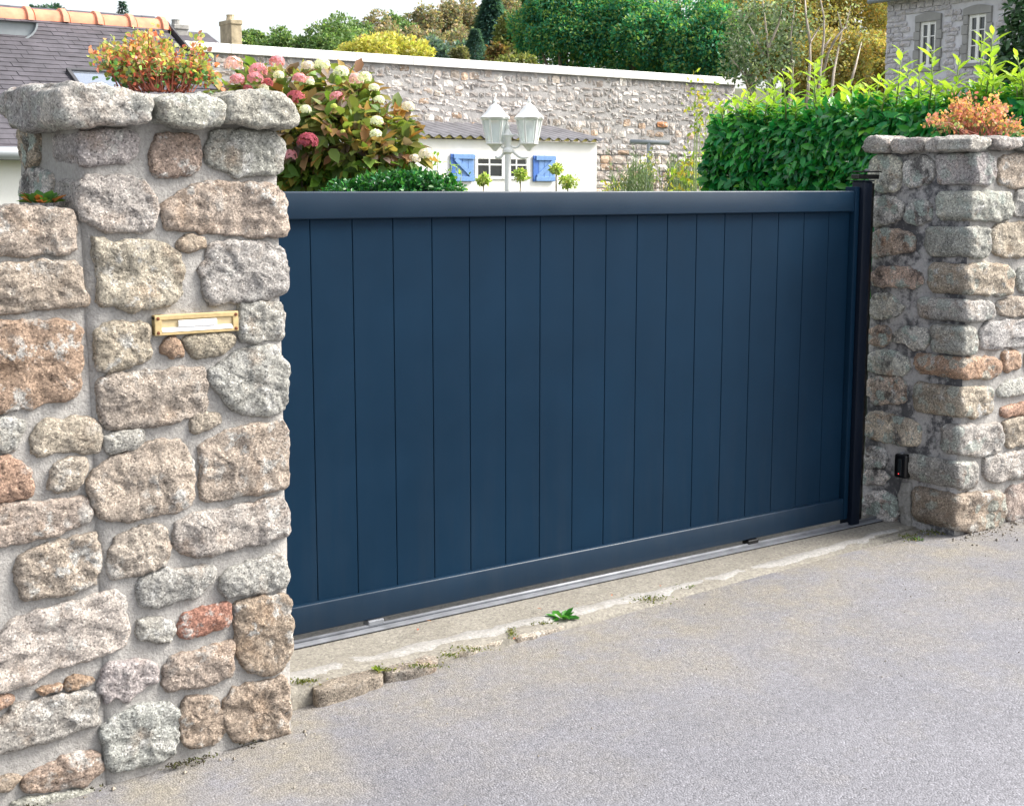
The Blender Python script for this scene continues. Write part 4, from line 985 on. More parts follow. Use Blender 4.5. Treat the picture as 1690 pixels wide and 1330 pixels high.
# ridge tiles with raised collars
rl = .42; x = hx1 - .02; 
while x > hx0:
    mb = MB(); a_ = [Vector((x - rl + .0, HR, rzh - .03)), Vector((x, HR, rzh - .03))]; seg = 8; rr = .155
    def arc(xq, r, zoff=0): return [Vector((xq, HR - r * math.cos(math.pi * k / seg), rzh - .06 + zoff + r * .95 * math.sin(math.pi * k / seg))) for k in range(seg + 1)]
    dz = random.uniform(-.006, .006)
    v_ = arc(x - rl + .004, rr, dz) + arc(x - .004, rr, dz) + arc(x - .004, rr - .02, dz) + arc(x - rl + .004, rr - .02, dz); n1 = seg + 1
    mb.add(v_, [(q * n1 + k, q * n1 + k + 1, ((q + 1) % 4) * n1 + k + 1, ((q + 1) % 4) * n1 + k) for q in range(4) for k in range(seg)])
    rt_ = mb.build('ridge_tile', M_terra, house, True, sharp=50)
    mb = MB(); v_ = arc(x - .10, rr + .002, dz) + arc(x - .09, rr + .032, dz) + arc(x - .03, rr + .032, dz) + arc(x - .02, rr + .002, dz)
    mb.add(v_, [(q * n1 + k, q * n1 + k + 1, (q + 1) * n1 + k + 1, (q + 1) * n1 + k) for q in range(3) for k in range(seg)]); mb.build('collar', M_terra_lt, rt_, True, sharp=60)
    x -= rl
mb = MB(); mb.obox((sp(hx1, slope / 2) + up_n * .0), Vector((.012, 0, 0)), (sp(hx1, slope) - sp(hx1, 0)) / 2, up_n * .06); mb.build('verge', M_slate_dk, house)
mb = MB(); mb.tube([(hx0, HE - .26, ezh - .14), (hx1 + .02, HE - .26, ezh - .14)], .065, 10); mb.build('gutter', M_zinc, house, True)
# skylight
def on_roof(px, py):
    d = ray(px, py); p0 = sp(0, 0); return EYE + d * ((p0 - EYE).dot(up_n) / d.dot(up_n))
k1, k2, k3 = on_roof(112, 122), on_roof(185, 124), on_roof(140, 158)
sk = empty('skylight', (0, 0, 0)); sk.parent = house; sk.location = k1 - wloc(house)
su = (sp(0, 1) - sp(0, 0)).normalized(); sl_ = abs((k1 - k3).dot(su)) + .2; cc = Vector(((k1.x + k2.x) / 2, k1.y, k1.z)) - su * (sl_ / 2)
hw = (k2.x - k1.x) / 2
mb = MB()
for sgn in (-1, 1):
    mb.obox(cc + Vector((sgn * hw, 0, 0)) + up_n * .03, Vector((.02, 0, 0)), su * sl_ / 2, up_n * .03)
    mb.obox(cc + su * (sgn * sl_ / 2) + up_n * .031, Vector((hw + .02, 0, 0)), su * .02, up_n * .032)
mb.build('frame', M_slate_dk, sk)
mb = MB(); mb.obox(cc + up_n * .035, Vector((hw - .02, 0, 0)), su * (sl_ / 2 - .02), up_n * .006); mb.build('pane', M_skyglass, sk)
# half-round zinc hood near the ridge
hp = on_roof(2, 40); mb = MB(); seg = 14; rr = (on_roof(45, 40).x - hp.x); vs = []
for yo, r in ((-.35, rr), (-.35, rr * .93), (-.30, rr * .9), (.55, rr * .9)):
    for k in range(seg + 1):
        a = math.pi * k / seg; vs.append((hp.x + r * math.cos(a), hp.y + yo, hp.z - r * .72 * math.sin(a)))
n1 = seg + 1
mb.add(vs, [(q * n1 + k, q * n1 + k + 1, (q + 1) * n1 + k + 1, (q + 1) * n1 + k) for q in range(3) for k in range(seg)] + [tuple(2 * n1 + k for k in range(n1))])
mb.add([(hp.x - rr, hp.y - .36, hp.z), (hp.x + rr, hp.y - .36, hp.z), (hp.x + rr, hp.y + .55, hp.z + .01), (hp.x - rr, hp.y + .55, hp.z + .01)], [(0, 1, 2, 3)])
mb.build('zinc_hood', M_zinc, house)

# ================================================================== NEIGHBOUR ROOFTOP BEHIND THE WALL
NY = 34.0
nb = empty('neighbour_house', at_y(340, 313, NY), 'old grey-roofed house with two chimneys behind the yard wall', 'building')
p = at_y(300, 60, NY); q = at_y(380, 58, NY); e0 = at_y(285, 100, NY)
mb = MB(); mb.box(p.x - 1.2, q.x + .3, NY, NY + 5, -.3, p.z - .6); mb.build('wall', M_housewall, nb)
mb = MB(); zr = at_y(330, 54, NY + 2.5).z; za = p.z - .7
mb.add([(p.x - 1.3, NY - .2, za), (q.x + .4, NY - .2, za), (q.x + .4, NY + 2.5, zr), (p.x - 1.3, NY + 2.5, zr), (p.x - 1.3, NY + 5.2, za), (q.x + .4, NY + 5.2, za)], [(0, 1, 2, 3), (3, 2, 5, 4), (0, 3, 4), (1, 5, 2)])
mb.build('roof', M_slate, nb)
for (pa, pb, pt, tn) in ((283, 306, 38, 0), (376, 394, 30, 1)):
    a, b_ = at_y(pa, pt, NY + 2.3), at_y(pb, pt, NY + 2.3)
    cm = plain('chimney_stone_%d' % tn, (.30, .29, .27) if not tn else (.40, .33, .22), .9, 0, .35, 4, .5)
    mb = MB(); mb.box(a.x, b_.x, NY + 2.1, NY + 2.9, za, a.z - .08, .02); ch = mb.build('chimney', cm, nb)
    mb = MB(); mb.box(a.x - .02, b_.x + .02, NY + 2.07, NY + 2.93, a.z - .2, a.z - .06, .02); mb.build('cap', cm, ch)
    mb = MB(); mb.lathe(((a.x + b_.x) / 2, NY + 2.5, a.z - .06), [(.14, 0), (.12, .12), (.13, .18)], 10); mb.build('pot', cm, ch)

# ================================================================== STONE HOUSE AT RIGHT
HX = 30.0
r0 = at_x(1465, 5, HX); hz = r0.z; hy1 = r0.y; hy0 = 8.0
rh = empty('stone_house', (HX + 4, 15, 0), 'grey stone house with two white framed windows above the hedge', 'building')
WINS = []
for (pa, pb, pt, pbm) in ((1518, 1545, 36, 112), (1597, 1627, 24, 104)):
    ya, yb = at_x(pa, 70, HX).y, at_x(pb, 70, HX).y; WINS.append((yb, ya, at_x((pa + pb) / 2, pbm, HX).z, at_x((pa + pb) / 2, pt, HX).z))
WINS.sort(); cuts = [hy0] + [v for w_ in WINS for v in w_[:2]] + [hy1]
mb = MB()                                     # masonry backing with real openings
for i in range(len(cuts) - 1):
    a, b_ = cuts[i], cuts[i + 1]
    if i % 2 == 0: mb.box(HX + .02, HX + .5, a, b_, -.3, hz)
    else:
        w_ = WINS[i // 2]; mb.box(HX + .02, HX + .5, a, b_, -.3, w_[2]); mb.box(HX + .02, HX + .5, a, b_, w_[3], hz)
mb.box(HX + .5, HX + 8, hy0, hy1, -.3, hz); mb.build('wall', M_housewall, rh)
rs = MB(); random.seed(31); z = 3.2
while z < hz - .05:
    h = random.uniform(.10, .19); y = hy0
    while y < hy1:
        wd = random.uniform(.16, .48); wd = min(wd, hy1 - y)
        ok = all(not (y + wd > w_[0] - .17 and y < w_[1] + .17 and z + h > w_[2] - .12 and z < w_[3] + .22) for w_ in WINS)
        if ok and wd > .06 and y > 13:
            V_, F_ = LOWV[random.randrange(10)]
            rs.add([(HX + v[1] * .10 + .005, y + wd / 2 + v[0] * (wd - .02), z + h / 2 + v[2] * (h - .018)) for v in V_], F_)
        y += wd
    z += h
rs.build('masonry', M_masonry, rh, tint=(.60, .59, .63))['kind'] = 'stuff'
for (ya, yb, z0, z1) in WINS:
    s_ = MB(); t = .15
    n_ = 5
    for k in range(n_):
        za, zc = z0 + (z1 - z0) * k / n_, z0 + (z1 - z0) * (k + 1) / n_
        wdt = t + (.04 if k % 2 else 0)
        for (u0, u1) in ((ya - wdt, ya), (yb, yb + wdt)):
            m1 = MB(); m1.box(HX - .05, HX + .3, u0, u1, za + .004, zc - .004, .01); m1.build('surround_stone', M_surround, rh)
    m1 = MB(); vs = []
    for k in range(9):
        f = k / 8; y = ya - t + (yb - ya + 2 * t) * f; ar = .07 * math.sin(f * math.pi)
        vs += [(HX - .055, y, z1 + .002), (HX - .055, y, z1 + .17 + ar), (HX + .3, y, z1 + .17 + ar), (HX + .3, y, z1 + .002)]
    m1.add(vs, [(k * 4 + q, k * 4 + (q + 1) % 4, (k + 1) * 4 + (q + 1) % 4, (k + 1) * 4 + q) for k in range(8) for q in range(4)] + [(3, 2, 1, 0), (32, 33, 34, 35)]); m1.build('lintel', M_surround, rh)
    m1 = MB(); m1.box(HX - .08, HX + .3, ya - t - .02, yb + t + .02, z0 - .1, z0 - .003, .01); m1.build('sill', M_surround, rh)
    wn = empty('window', (0, 0, 0)); wn.parent = rh; wn.location = Vector((HX, (ya + yb) / 2, z0)) - wloc(rh)
    fr = MB(); f_ = .085; x0_, x1_ = HX + .02, HX + .17
    fr.box(x0_, x1_, ya + .002, ya + f_, z0, z1, .004); fr.box(x0_, x1_, yb - f_, yb - .002, z0, z1, .004); fr.box(x0_ + .001, x1_, ya + f_, yb - f_, z1 - f_, z1, .004); fr.box(x0_ + .001, x1_, ya + f_, yb - f_, z0, z0 + f_, .004)
    ym = (ya + yb) / 2; fr.box(x0_ - .01, x1_, ym - .045, ym + .045, z0 + .002, z1 - .002, .004)
    for q in (.36, .68): fr.box(x0_ + .002, x1_, ya + f_, yb - f_, z0 + (z1 - z0) * q - .014, z0 + (z1 - z0) * q + .014)
    fr.build('frame', M_white, wn)
    for u0, u1 in ((ya + f_, ym - .045), (ym + .045, yb - f_)):
        for k in range(3):
            qa, qb = (0.04, .36, .68)[k], (.36, .68, .96)[k]
            m1 = MB(); m1.box(HX + .06, HX + .066, u0, u1, z0 + (z1 - z0) * qa + .014, z0 + (z1 - z0) * qb - .014); m1.build('pane', M_darkglass, wn)
mb = MB(); mb.add([(HX - .35, hy0 - .3, hz), (HX - .35, hy1 + .3, hz), (HX + 4, hy1 + .3, hz + 3.2), (HX + 4, hy0 - .3, hz + 3.2), (HX - .35, hy0 - .3, hz + .12), (HX - .35, hy1 + .3, hz + .12), (HX + 4, hy1 + .3, hz + 3.35), (HX + 4, hy0 - .3, hz + 3.35), (HX + 8.3, hy0 - .3, hz), (HX + 8.3, hy1 + .3, hz)],
              [(0, 1, 2, 3), (4, 7, 6, 5), (0, 4, 5, 1), (1, 5, 6, 2), (0, 3, 7, 4), (7, 8, 9, 6), (3, 2, 9, 8)]); mb.build('roof', M_slate, rh)
mb = MB(); mb.tube([(HX - .4, hy0 - .3, hz + .03), (HX - .4, hy1 + .35, hz + .03)], .07, 8); mb.build('gutter', M_zinc, rh, True)

# ================================================================== HEDGE
hang = R(8); HD = Vector((math.sin(hang), math.cos(hang), 0)); HN = Vector((-math.cos(hang), math.sin(hang), 0))
HS = Vector((4.83, .28, 0)); HLEN = 3.2; HH = 2.215; HT = 1.3
hedge = empty('laurel_hedge', HS + HD * 1.5 - HN * .6, 'clipped glossy laurel hedge with bright shoots behind the right pillar', 'hedge')
NL = 15000
G1 = [(.022, .25, .045), (.04, .31, .05), (.016, .20, .05), (.075, .36, .05), (.014, .17, .055)]
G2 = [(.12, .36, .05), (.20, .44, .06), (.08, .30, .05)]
u = rng.uniform(0, 1, NL); which = rng.random(NL)
s_ = u * HLEN; hz_ = rng.uniform(.9, HH, NL); dep = rng.exponential(.05, NL).clip(0, .3)
P = np.zeros((NL, 3)); Nn = np.zeros((NL, 3)); hd, hn = np.array(HD), np.array(HN)
f_ = which < .68; t_ = (which >= .68) & (which < .84); e_ = which >= .84
back = rng.uniform(0, HT, NL)
# rounded corners between the left face, top and far end
P[f_] = np.array(HS) + hd * s_[f_, None] - hn * dep[f_, None] + np.array([0, 0, 1]) * hz_[f_, None]; Nn[f_] = hn
P[t_] = np.array(HS) + hd * s_[t_, None] - hn * back[t_, None] + np.array([0, 0, 1]) * (HH - dep[t_] + rng.normal(0, .025, t_.sum()))[:, None]; Nn[t_] = (0, 0, 1)
P[e_] = np.array(HS) + hd * (HLEN - dep[e_])[:, None] - hn * back[e_, None] + np.array([0, 0, 1]) * hz_[e_, None]; Nn[e_] = hd
# pull sharp edges in and add low lumps
fs_ = (P - np.array(HS)) @ hd; fd_ = -(P - np.array(HS)) @ hn
ed = np.clip(1 - (HLEN - fs_) / .22, 0, 1) * np.clip(1 - fd_ / .22, 0, 1); P -= hn * (ed * .13)[:, None] + hd * (ed * .13)[:, None]
et = np.clip(1 - (HH - P[:, 2]) / .2, 0, 1) * np.clip(1 - fd_ / .2, 0, 1); P -= hn * (et * .08)[:, None]; P[:, 2] -= et * .07
lump = np.array([noise.fractal(Vector(p) * 3.2, 1, 2, 2) for p in P]); P += Nn * (lump * .05)[:, None]
D = unit(Nn * .30 + rng.normal(0, .55, (NL, 3)) + np.array([0, 0, -.45])); D[t_] = unit(Nn[t_] * .25 + rng.normal(0, .6, (t_.sum(), 3)))
LN = unit(Nn * 1.2 + rng.normal(0, .42, (NL, 3)) + np.array([0, 0, .45])); LL = rng.uniform(.062, .105, NL)
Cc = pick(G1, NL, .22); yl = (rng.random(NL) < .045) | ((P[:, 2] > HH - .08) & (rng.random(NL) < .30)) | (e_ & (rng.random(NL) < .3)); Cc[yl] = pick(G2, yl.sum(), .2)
# the largest-looking visible leaves are single parts
d3 = P - np.array(EYE); z3 = d3 @ np.array(CF); pxl = 845 + FPX * (d3 @ np.array(CR)) / z3; pyl = 665 - FPX * (d3 @ np.array(CU)) / z3
score = np.where(f_ & (dep < .05) & (pxl < 1690) & (pyl < 312), LL / z3, -1); order = np.argsort(-score)[:290]; single = np.zeros(NL, bool); single[order] = True
o0 = np.array(wloc(hedge))
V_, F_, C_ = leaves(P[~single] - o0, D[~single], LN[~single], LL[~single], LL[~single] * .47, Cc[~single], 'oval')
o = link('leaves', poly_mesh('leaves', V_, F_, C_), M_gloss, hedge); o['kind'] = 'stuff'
V1, F1, _ = leaves(np.zeros((1, 3)), np.array([[1., 0, 0]]), np.array([[0, 0, 1.]]), 1.0, .47, np.ones((1, 3)), 'oval')
leaf_me = poly_mesh('leaf', V1, F1); leaf_me.materials.append(M_gloss1)
def place_leaf(parent, me, p, d, n, L, c):
    X = Vector(d).normalized(); Sd = X.cross(Vector(n)).normalized(); Uz = Sd.cross(X)
    o = link('leaf', me, None, parent, Vector(p), tuple(c))
    o.rotation_euler = Matrix((X, -Sd, Uz)).transposed().to_euler(); o.scale = (L, L, L); return o
for i in np.where(single)[0]: place_leaf(hedge, leaf_me, P[i], D[i], LN[i], LL[i], Cc[i])
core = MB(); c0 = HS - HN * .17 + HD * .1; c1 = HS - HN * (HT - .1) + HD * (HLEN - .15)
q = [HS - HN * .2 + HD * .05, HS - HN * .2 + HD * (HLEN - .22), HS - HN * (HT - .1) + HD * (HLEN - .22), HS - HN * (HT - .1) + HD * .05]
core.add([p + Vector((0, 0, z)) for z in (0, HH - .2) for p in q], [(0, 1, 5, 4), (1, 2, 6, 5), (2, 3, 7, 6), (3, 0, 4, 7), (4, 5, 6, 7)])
core.build('shade_core', plain('twig_shade', (.012, .022, .008), .9, 0, .4, 20), hedge)  # solid dark core; shade deep among the leaves is put into its colour
random.seed(17)
def on_hedge(px):           # point on the top edge under a pixel column
    d = ray(px, 170); A = (HS - EYE); den = d.x * HD.y - d.y * HD.x; t = (A.x * HD.y - A.y * HD.x) / den
    q = EYE + d * t; return Vector((q.x, q.y, HH - .08)), t
SH = [(1436, 87), (1512, 84), (1550, 66), (1614, 60), (1658, 80), (1584, 98), (1482, 116), (1256, 122), (1300, 104), (1337, 106), (1280, 128), (1236, 136), (1322, 137), (1408, 128), (1462, 120), (1535, 104), (1640, 112), (1680, 95), (1215, 152), (1195, 168)]
SH += [(random.uniform(1175, 1690), None) for _ in range(48)]
for (px, py) in SH:
    b0, t = on_hedge(px); bk_ = random.uniform(.05, .35); b0 = b0 - HN * bk_
    tt = (b0 - EYE).dot(CF); topz = at_d(px, py, tt).z if py else b0.z + random.uniform(.10, .21); h = max(.12, topz - b0.z)
    tip = b0 + Vector((random.uniform(-.05, .05), random.uniform(-.05, .05), h)); mid = b0.lerp(tip, .5) + Vector((random.uniform(-.02, .02), random.uniform(-.02, .02), 0))
    sh = empty('shoot', (0, 0, 0)); sh.parent = hedge; sh.location = b0 - wloc(hedge)
    mb = MB(); mb.tube([b0, mid, tip], [.006, .005, .003], 5); mb.build('stem', M_greenstem, sh, True)
    nl = int(6 + h * 20); f = np.linspace(.12, 1, nl); an = np.arange(nl) * 2.4 + random.random() * 6
    Pp = np.array([tuple(b0.lerp(mid, min(1, 2 * a)) if a < .5 else mid.lerp(tip, 2 * a - 1)) for a in f])
    Dd = np.stack([np.cos(an), np.sin(an), .05 + f * .75], 1); Nq = np.stack([-np.cos(an) * .7, -np.sin(an) * .7, np.ones(nl)], 1)
    Ll = rng.uniform(.095, .135, nl) * np.where(f > .9, .75, 1)
    gcol = np.array([[.10, .30, .04]]) * (1 - f[:, None]) + np.array([[.40, .54, .07]]) * f[:, None]; gcol = np.clip(gcol * (1 + rng.normal(0, .15, (nl, 1))), .01, .8)
    V_, F_, C_ = leaves(Pp - np.array(b0), Dd, Nq, Ll, Ll * .34, gcol, 'oval'); o = link('leaves', poly_mesh('leaves', V_, F_, C_), M_leaf, sh)

# ================================================================== HYDRANGEA
hyd = empty('hydrangea', at_d(540, 313, 7.8), 'big hydrangea bush with pink and white flower heads behind the tall pillar', 'shrub')
hyd.location.z = -.03
HYC = [(.17, .25, .06), (.23, .30, .07), (.16, .24, .05), (.15, .20, .06), (.32, .24, .08), (.33, .19, .10), (.23, .17, .15), (.29, .29, .085), (.46, .25, .09), (.17, .22, .07), (.20, .23, .065), (.13, .19, .06), (.24, .18, .16), (.40, .28, .10)]
def hp_(px, py, D): return at_d(px, py, D)
cl = []
for px, py, r, D_ in [(420, 155, 34, 7.9), (480, 160, 42, 7.7), (540, 165, 42, 7.8), (590, 185, 42, 7.8), (640, 220, 42, 7.7), (560, 225, 60, 7.6), (490, 215, 55, 7.6), (660, 255, 34, 7.6), (610, 262, 42, 7.5), (520, 275, 45, 7.7), (450, 250, 50, 8.0), (400, 190, 50, 8.2), (580, 140, 25, 8.2), (500, 300, 60, 7.9), (440, 320, 60, 8.1), (600, 310, 50, 7.9), (430, 140, 25, 8.3)]:
    rm = r / FPX * D_; cl.append((hp_(px, py, D_), (rm, rm, rm)))
NH = 3600; P, O = blob_points(cl, NH, .55)
D = unit(O + rng.normal(0, .55, (NH, 3)) - np.array([0, 0, .35])); LN = unit(O * .5 + rng.normal(0, .35, (NH, 3)) + np.array([0, 0, .8])); LL = rng.uniform(.065, .125, NH)
Cc = pick(HYC, NH, .2); low = P[:, 2] < 1.80; Cc[low] = pick([(.11, .21, .035), (.18, .26, .045), (.09, .17, .035), (.28, .22, .05)], low.sum(), .2)
d3 = P - np.array(EYE); z3 = d3 @ np.array(CF); pxl = 845 + FPX * (d3 @ np.array(CR)) / z3; pyl = 665 - FPX * (d3 @ np.array(CU)) / z3
score = np.where((pyl < 305) & (pxl > 375) & (np.einsum('ij,ij->i', O, -d3) > 0), LL / z3, -1); order = np.argsort(-score)[:290]; single = np.zeros(NH, bool); single[order] = True
o0 = np.array(wloc(hyd)); V_, F_, C_ = leaves(P[~single] - o0, D[~single], LN[~single], LL[~single], LL[~single] * .55, Cc[~single], 'oval')
o = link('foliage', poly_mesh('foliage', V_, F_, C_), M_leaf, hyd); o['kind'] = 'stuff'
V1, F1, _ = leaves(np.zeros((1, 3)), np.array([[1., 0, 0]]), np.array([[0, 0, 1.]]), 1.0, .55, np.ones((1, 3)), 'oval')
hleaf = poly_mesh('leaf', V1, F1); hleaf.materials.append(M_leaf1)
for i in np.where(single)[0]: place_leaf(hyd, hleaf, P[i], D[i], LN[i], LL[i], Cc[i])
base = Vector(hyd.location)
for i, (c, r) in enumerate(cl):
    if i % 2 == 0:
        mb = MB(); b1 = base + Vector((rng.normal(0, .12), rng.normal(0, .12), 0)); mb.tube([b1, b1.lerp(c, .5) + Vector((0, 0, .15)), c], [.014, .010, .006], 5); mb.build('stem', M_bark, hyd, True)
def head_mesh(seed):
    r = np.random.default_rng(seed); n = 110; d = unit(r.normal(size=(n, 3))); d[:, 2] = np.where(d[:, 2] < -.4, -d[:, 2], d[:, 2]); d *= np.array([1, 1, .82])
    Pq, Dq, Nq = [], [], []
    for c in d:
        t1 = unit(np.cross(c, [0.3, .2, 1.])[None])[0]; t2 = np.cross(unit(c[None])[0], t1); a0 = r.uniform(0, 6)
        for k in range(4):
            a = a0 + k * math.pi / 2; dr = t1 * math.cos(a) + t2 * math.sin(a); Pq.append(c * (1 + r.normal(0, .05))); Dq.append(dr + c * .25); Nq.append(c)
    m_ = len(Pq); col = np.clip(.8 + r.normal(0, .13, (m_, 1)) * np.ones((1, 3)), .3, 1)
    V_, F_, C_ = leaves(np.array(Pq), np.array(Dq), np.array(Nq), .26, .24, col, 'diamond', .1, .05)
    me = poly_mesh('flower_head', V_, F_, C_); me.materials.append(M_petal1); return me
HEADS = [head_mesh(i) for i in range(4)]
PK, PP, MG, WH, WP, DP = (.80, .40, .47), (.84, .60, .64), (.50, .12, .17), (.84, .85, .76), (.82, .74, .72), (.66, .20, .25)
for (px, py, r, c) in [(385, 107, 17, PP), (426, 118, 17, PK), (457, 103, 14, PK), (392, 133, 14, PK), (421, 131, 15, PK), (441, 138, 11, DP), (494, 131, 13, PK), (510, 133, 9, PP), (588, 132, 14, PP), (556, 162, 14, PK), (488, 163, 17, DP), (508, 234, 19, MG), (478, 258, 14, PK), (673, 177, 12, WP), (703, 256, 14, WP), (409, 147, 9, DP),
                       (460, 125, 10, WH), (435, 147, 10, WH), (508, 110, 12, WP), (532, 107, 14, WH), (563, 120, 14, WH), (602, 129, 13, WH), (617, 146, 10, WH), (626, 166, 10, WH), (504, 182, 11, WH), (622, 201, 12, WH), (620, 222, 11, WH), (684, 263, 11, WP), (512, 137, 8, WH), (551, 176, 6, (.7, .74, .25)), (566, 218, 5, (.7, .74, .25))]:
    D_ = 7.25 + rng.uniform(0, .25); p = at_d(px, py, D_); o = link('flower_head', HEADS[rng.integers(4)], None, hyd, p, c); s = r / FPX * D_ * .84; o.scale = (s, s, s); o.rotation_euler = (0, 0, rng.uniform(0, 6))
# low box bush in front of the cottage
box = empty('box_bush', at_d(640, 313, 6.9), 'low dark green clipped bush under the hydrangea, just above the gate', 'shrub'); box.location.z = -.03
cl = [(at_d(px, py, 6.9), (.13, .15, .085)) for px, py in ((575, 326), (620, 316), (655, 313), (690, 312), (720, 316))]
foliage('foliage', cl, 5500, .026, [(.02, .13, .025), (.035, .18, .03), (.016, .10, .03), (.07, .24, .04)], box, M_gloss, 'oval', .5, .55)
mb = MB()
for c, r in cl: mb.tube([Vector((c.x, c.y, -.03)), c], [.02, .008], 5)
mb.build('stem', M_bark, box, True)
# young climber shoots by the left shutter
cli = empty('young_shrub', at_d(722, 313, 10.5), 'thin leafy twigs beside the left blue shutter', 'shrub'); cli.location.z = -.03
mb = MB(); Pp = []
for px, py in ((712, 246), (722, 258), (745, 272), (762, 282), (735, 290), (705, 268)):
    t = at_d(px, py, 10.5); b1 = Vector(cli.location); mb.tube([b1, b1.lerp(t, .6) + Vector((0, 0, .1)), t], [.008, .005, .003], 5)
    for k in range(16): Pp.append(tuple(t + Vector((rng.normal(0, .03), rng.normal(0, .03), -abs(rng.normal(0, .12))))))
mb.build('stem', M_greenstem, cli, True); Pp = np.array(Pp); n = len(Pp)
V_, F_, C_ = leaves(Pp - np.array(wloc(cli)), rng.normal(size=(n, 3)), rng.normal(size=(n, 3)) + [0, 0, 1], rng.uniform(.03, .055, n), .025, pick([(.16, .30, .05), (.28, .40, .08)], n), 'oval'); link('leaves', poly_mesh('leaves', V_, F_, C_), M_leaf, cli)

# ================================================================== TOPIARY, BORDER PLANTS, T-POST
for px, py, r, h, lab in ((798, 298, 11, 0, 'ball-headed standard shrub left of the lamp post, before the window'), (859, 291, 11, 0, 'ball-headed standard shrub just right of the lamp post'), (918, 280, 10, 0, 'taller ball-headed standard shrub in front of the right blue shutter'), (937, 301, 14, 0, 'wider ball-headed standard shrub right of the right blue shutter')):
    c = at_d(px, py, 16); t = empty('standard_shrub', (c.x, c.y, -.03), lab, 'shrub', 'ball-headed shrubs in front of the cottage'); rm = r / FPX * 16
    foliage('crown', crown_clumps(c, (rm, rm, rm * .9), 8, .6, .5), 300, .045, [(.36, .46, .10), (.48, .58, .17), (.26, .38, .08), (.60, .64, .30)], t)
    mb = MB(); mb.tube([(c.x, c.y, -.03), c], [.014, .010], 6); mb.build('stem', M_palebark, t, True)
for (px, py, w_, h_, n_, L_, cols, nm, lab, D_) in [
    (1050, 285, 40, 34, 2600, .07, [(.16, .22, .13), (.20, .26, .17), (.12, .18, .10)], 'lavender_bush', 'grey-green feathery bush left of the grey T-shaped post', 15.0),
    (1125, 288, 30, 34, 2200, .07, [(.15, .21, .12), (.19, .25, .15), (.10, .16, .08)], 'lavender_bush', 'grey-green feathery bush between T-shaped post and laurel hedge', 15.0)]:
    b1 = at_d(px, 330, D_); b1.z = -.03; t = empty(nm, b1, lab, 'shrub'); P = []; Dd = []; m_ = MB()
    for k in range(110):
        tp = at_d(px + rng.normal(0, w_ * .5), 300 - abs(rng.normal(0, h_ * .62)), D_ + rng.normal(0, .25)); s0 = Vector((tp.x * .6 + b1.x * .4, tp.y * .6 + b1.y * .4, .9)); m_.tube([s0, tp], [.004, .002], 3)
        for q in range(n_ // 110): f = rng.random() ** .6; P.append(tuple(s0.lerp(tp, f))); Dd.append(tuple((tp - s0).normalized() * 1.1 + Vector(rng.normal(0, .5, 3))))
    n = len(P); V_, F_, C_ = leaves(np.array(P) - np.array(wloc(t)), np.array(Dd), rng.normal(size=(n, 3)), rng.uniform(.6, 1.2, n) * L_, .011, pick(cols, n), 'diamond')
    o = link('foliage', poly_mesh('foliage', V_, F_, C_), M_leaf, t); o['kind'] = 'stuff'; m_.build('stem', M_greenstem, t)
def spray(name, lab, cat, pts, D_, n, L, cols, spread):
    b1 = at_d(pts[0][0], 320, D_); b1.z = -.03; t = empty(name, b1, lab, cat); m_ = MB(); P = []
    for px, py in pts:
        tp = at_d(px, py, D_ + rng.normal(0, .08)); m_.tube([b1 + Vector((0, 0, .3)), Vector((tp.x, tp.y, tp.z * .5)), tp], [.01, .007, .003], 5)
        for k in range(n): P.append(tuple(tp + Vector((rng.normal(0, spread), rng.normal(0, spread), rng.normal(-spread, spread * 1.3)))))
    m_.build('stem', M_greenstem, t, True); n2 = len(P); V_, F_, C_ = leaves(np.array(P) - np.array(wloc(t)), rng.normal(size=(n2, 3)) - [0, 0, .5], rng.normal(size=(n2, 3)) + [0, 0, .7], L * rng.uniform(.6, 1.2, n2), L * .5, pick(cols, n2, .2), 'oval')
    link('leaves', poly_mesh('leaves', V_, F_, C_), M_leaf, t)
YG = [(.30, .38, .05), (.42, .46, .07), (.20, .32, .05), (.50, .40, .06)]
spray('leafy_bush', 'yellow-green leafy bush among grey bushes left of the hedge', 'shrub', [(1118, 268), (1125, 285), (1135, 262), (1145, 275), (1112, 292), (1130, 300), (1160, 268), (1155, 290)], 13.5, 26, .06, YG, .07)
spray('climber', 'thin yellow-green climber rising by the hedge against the stone wall', 'climber', [(1148, 140), (1152, 160), (1150, 180), (1172, 150), (1176, 170), (1165, 195), (1156, 205), (1185, 180)], 13.0, 22, .055, YG, .055)
spray('garden_plant', 'small yellowish plant at the white cottage corner', 'shrub', [(1012, 303), (1022, 306), (1030, 300), (1005, 308)], 15.5, 26, .05, YG, .05)
spray('garden_plant', 'feathery pale plant around the grey T-shaped post', 'shrub', [(1070, 258), (1074, 270), (1066, 268), (1078, 280)], 16.2, 26, .05, [(.36, .36, .14), (.28, .32, .12)], .05)
tp = empty('washing_line_post', (0, 0, -.03), 'grey T-shaped metal post against the rubble wall', 'post'); a, b_ = at_d(1040, 234, 17), at_d(1105, 236, 17); c = at_d(1071, 236, 17); tp.location = (c.x, c.y, -.03)
mb = MB(); mb.tube([a, b_], .028, 8); mb.build('crossbar', M_zinc, tp, True)
mb = MB(); mb.tube([Vector((c.x, c.y, -.03)), c], .025, 8); mb.build('shaft', M_zinc, tp, True)

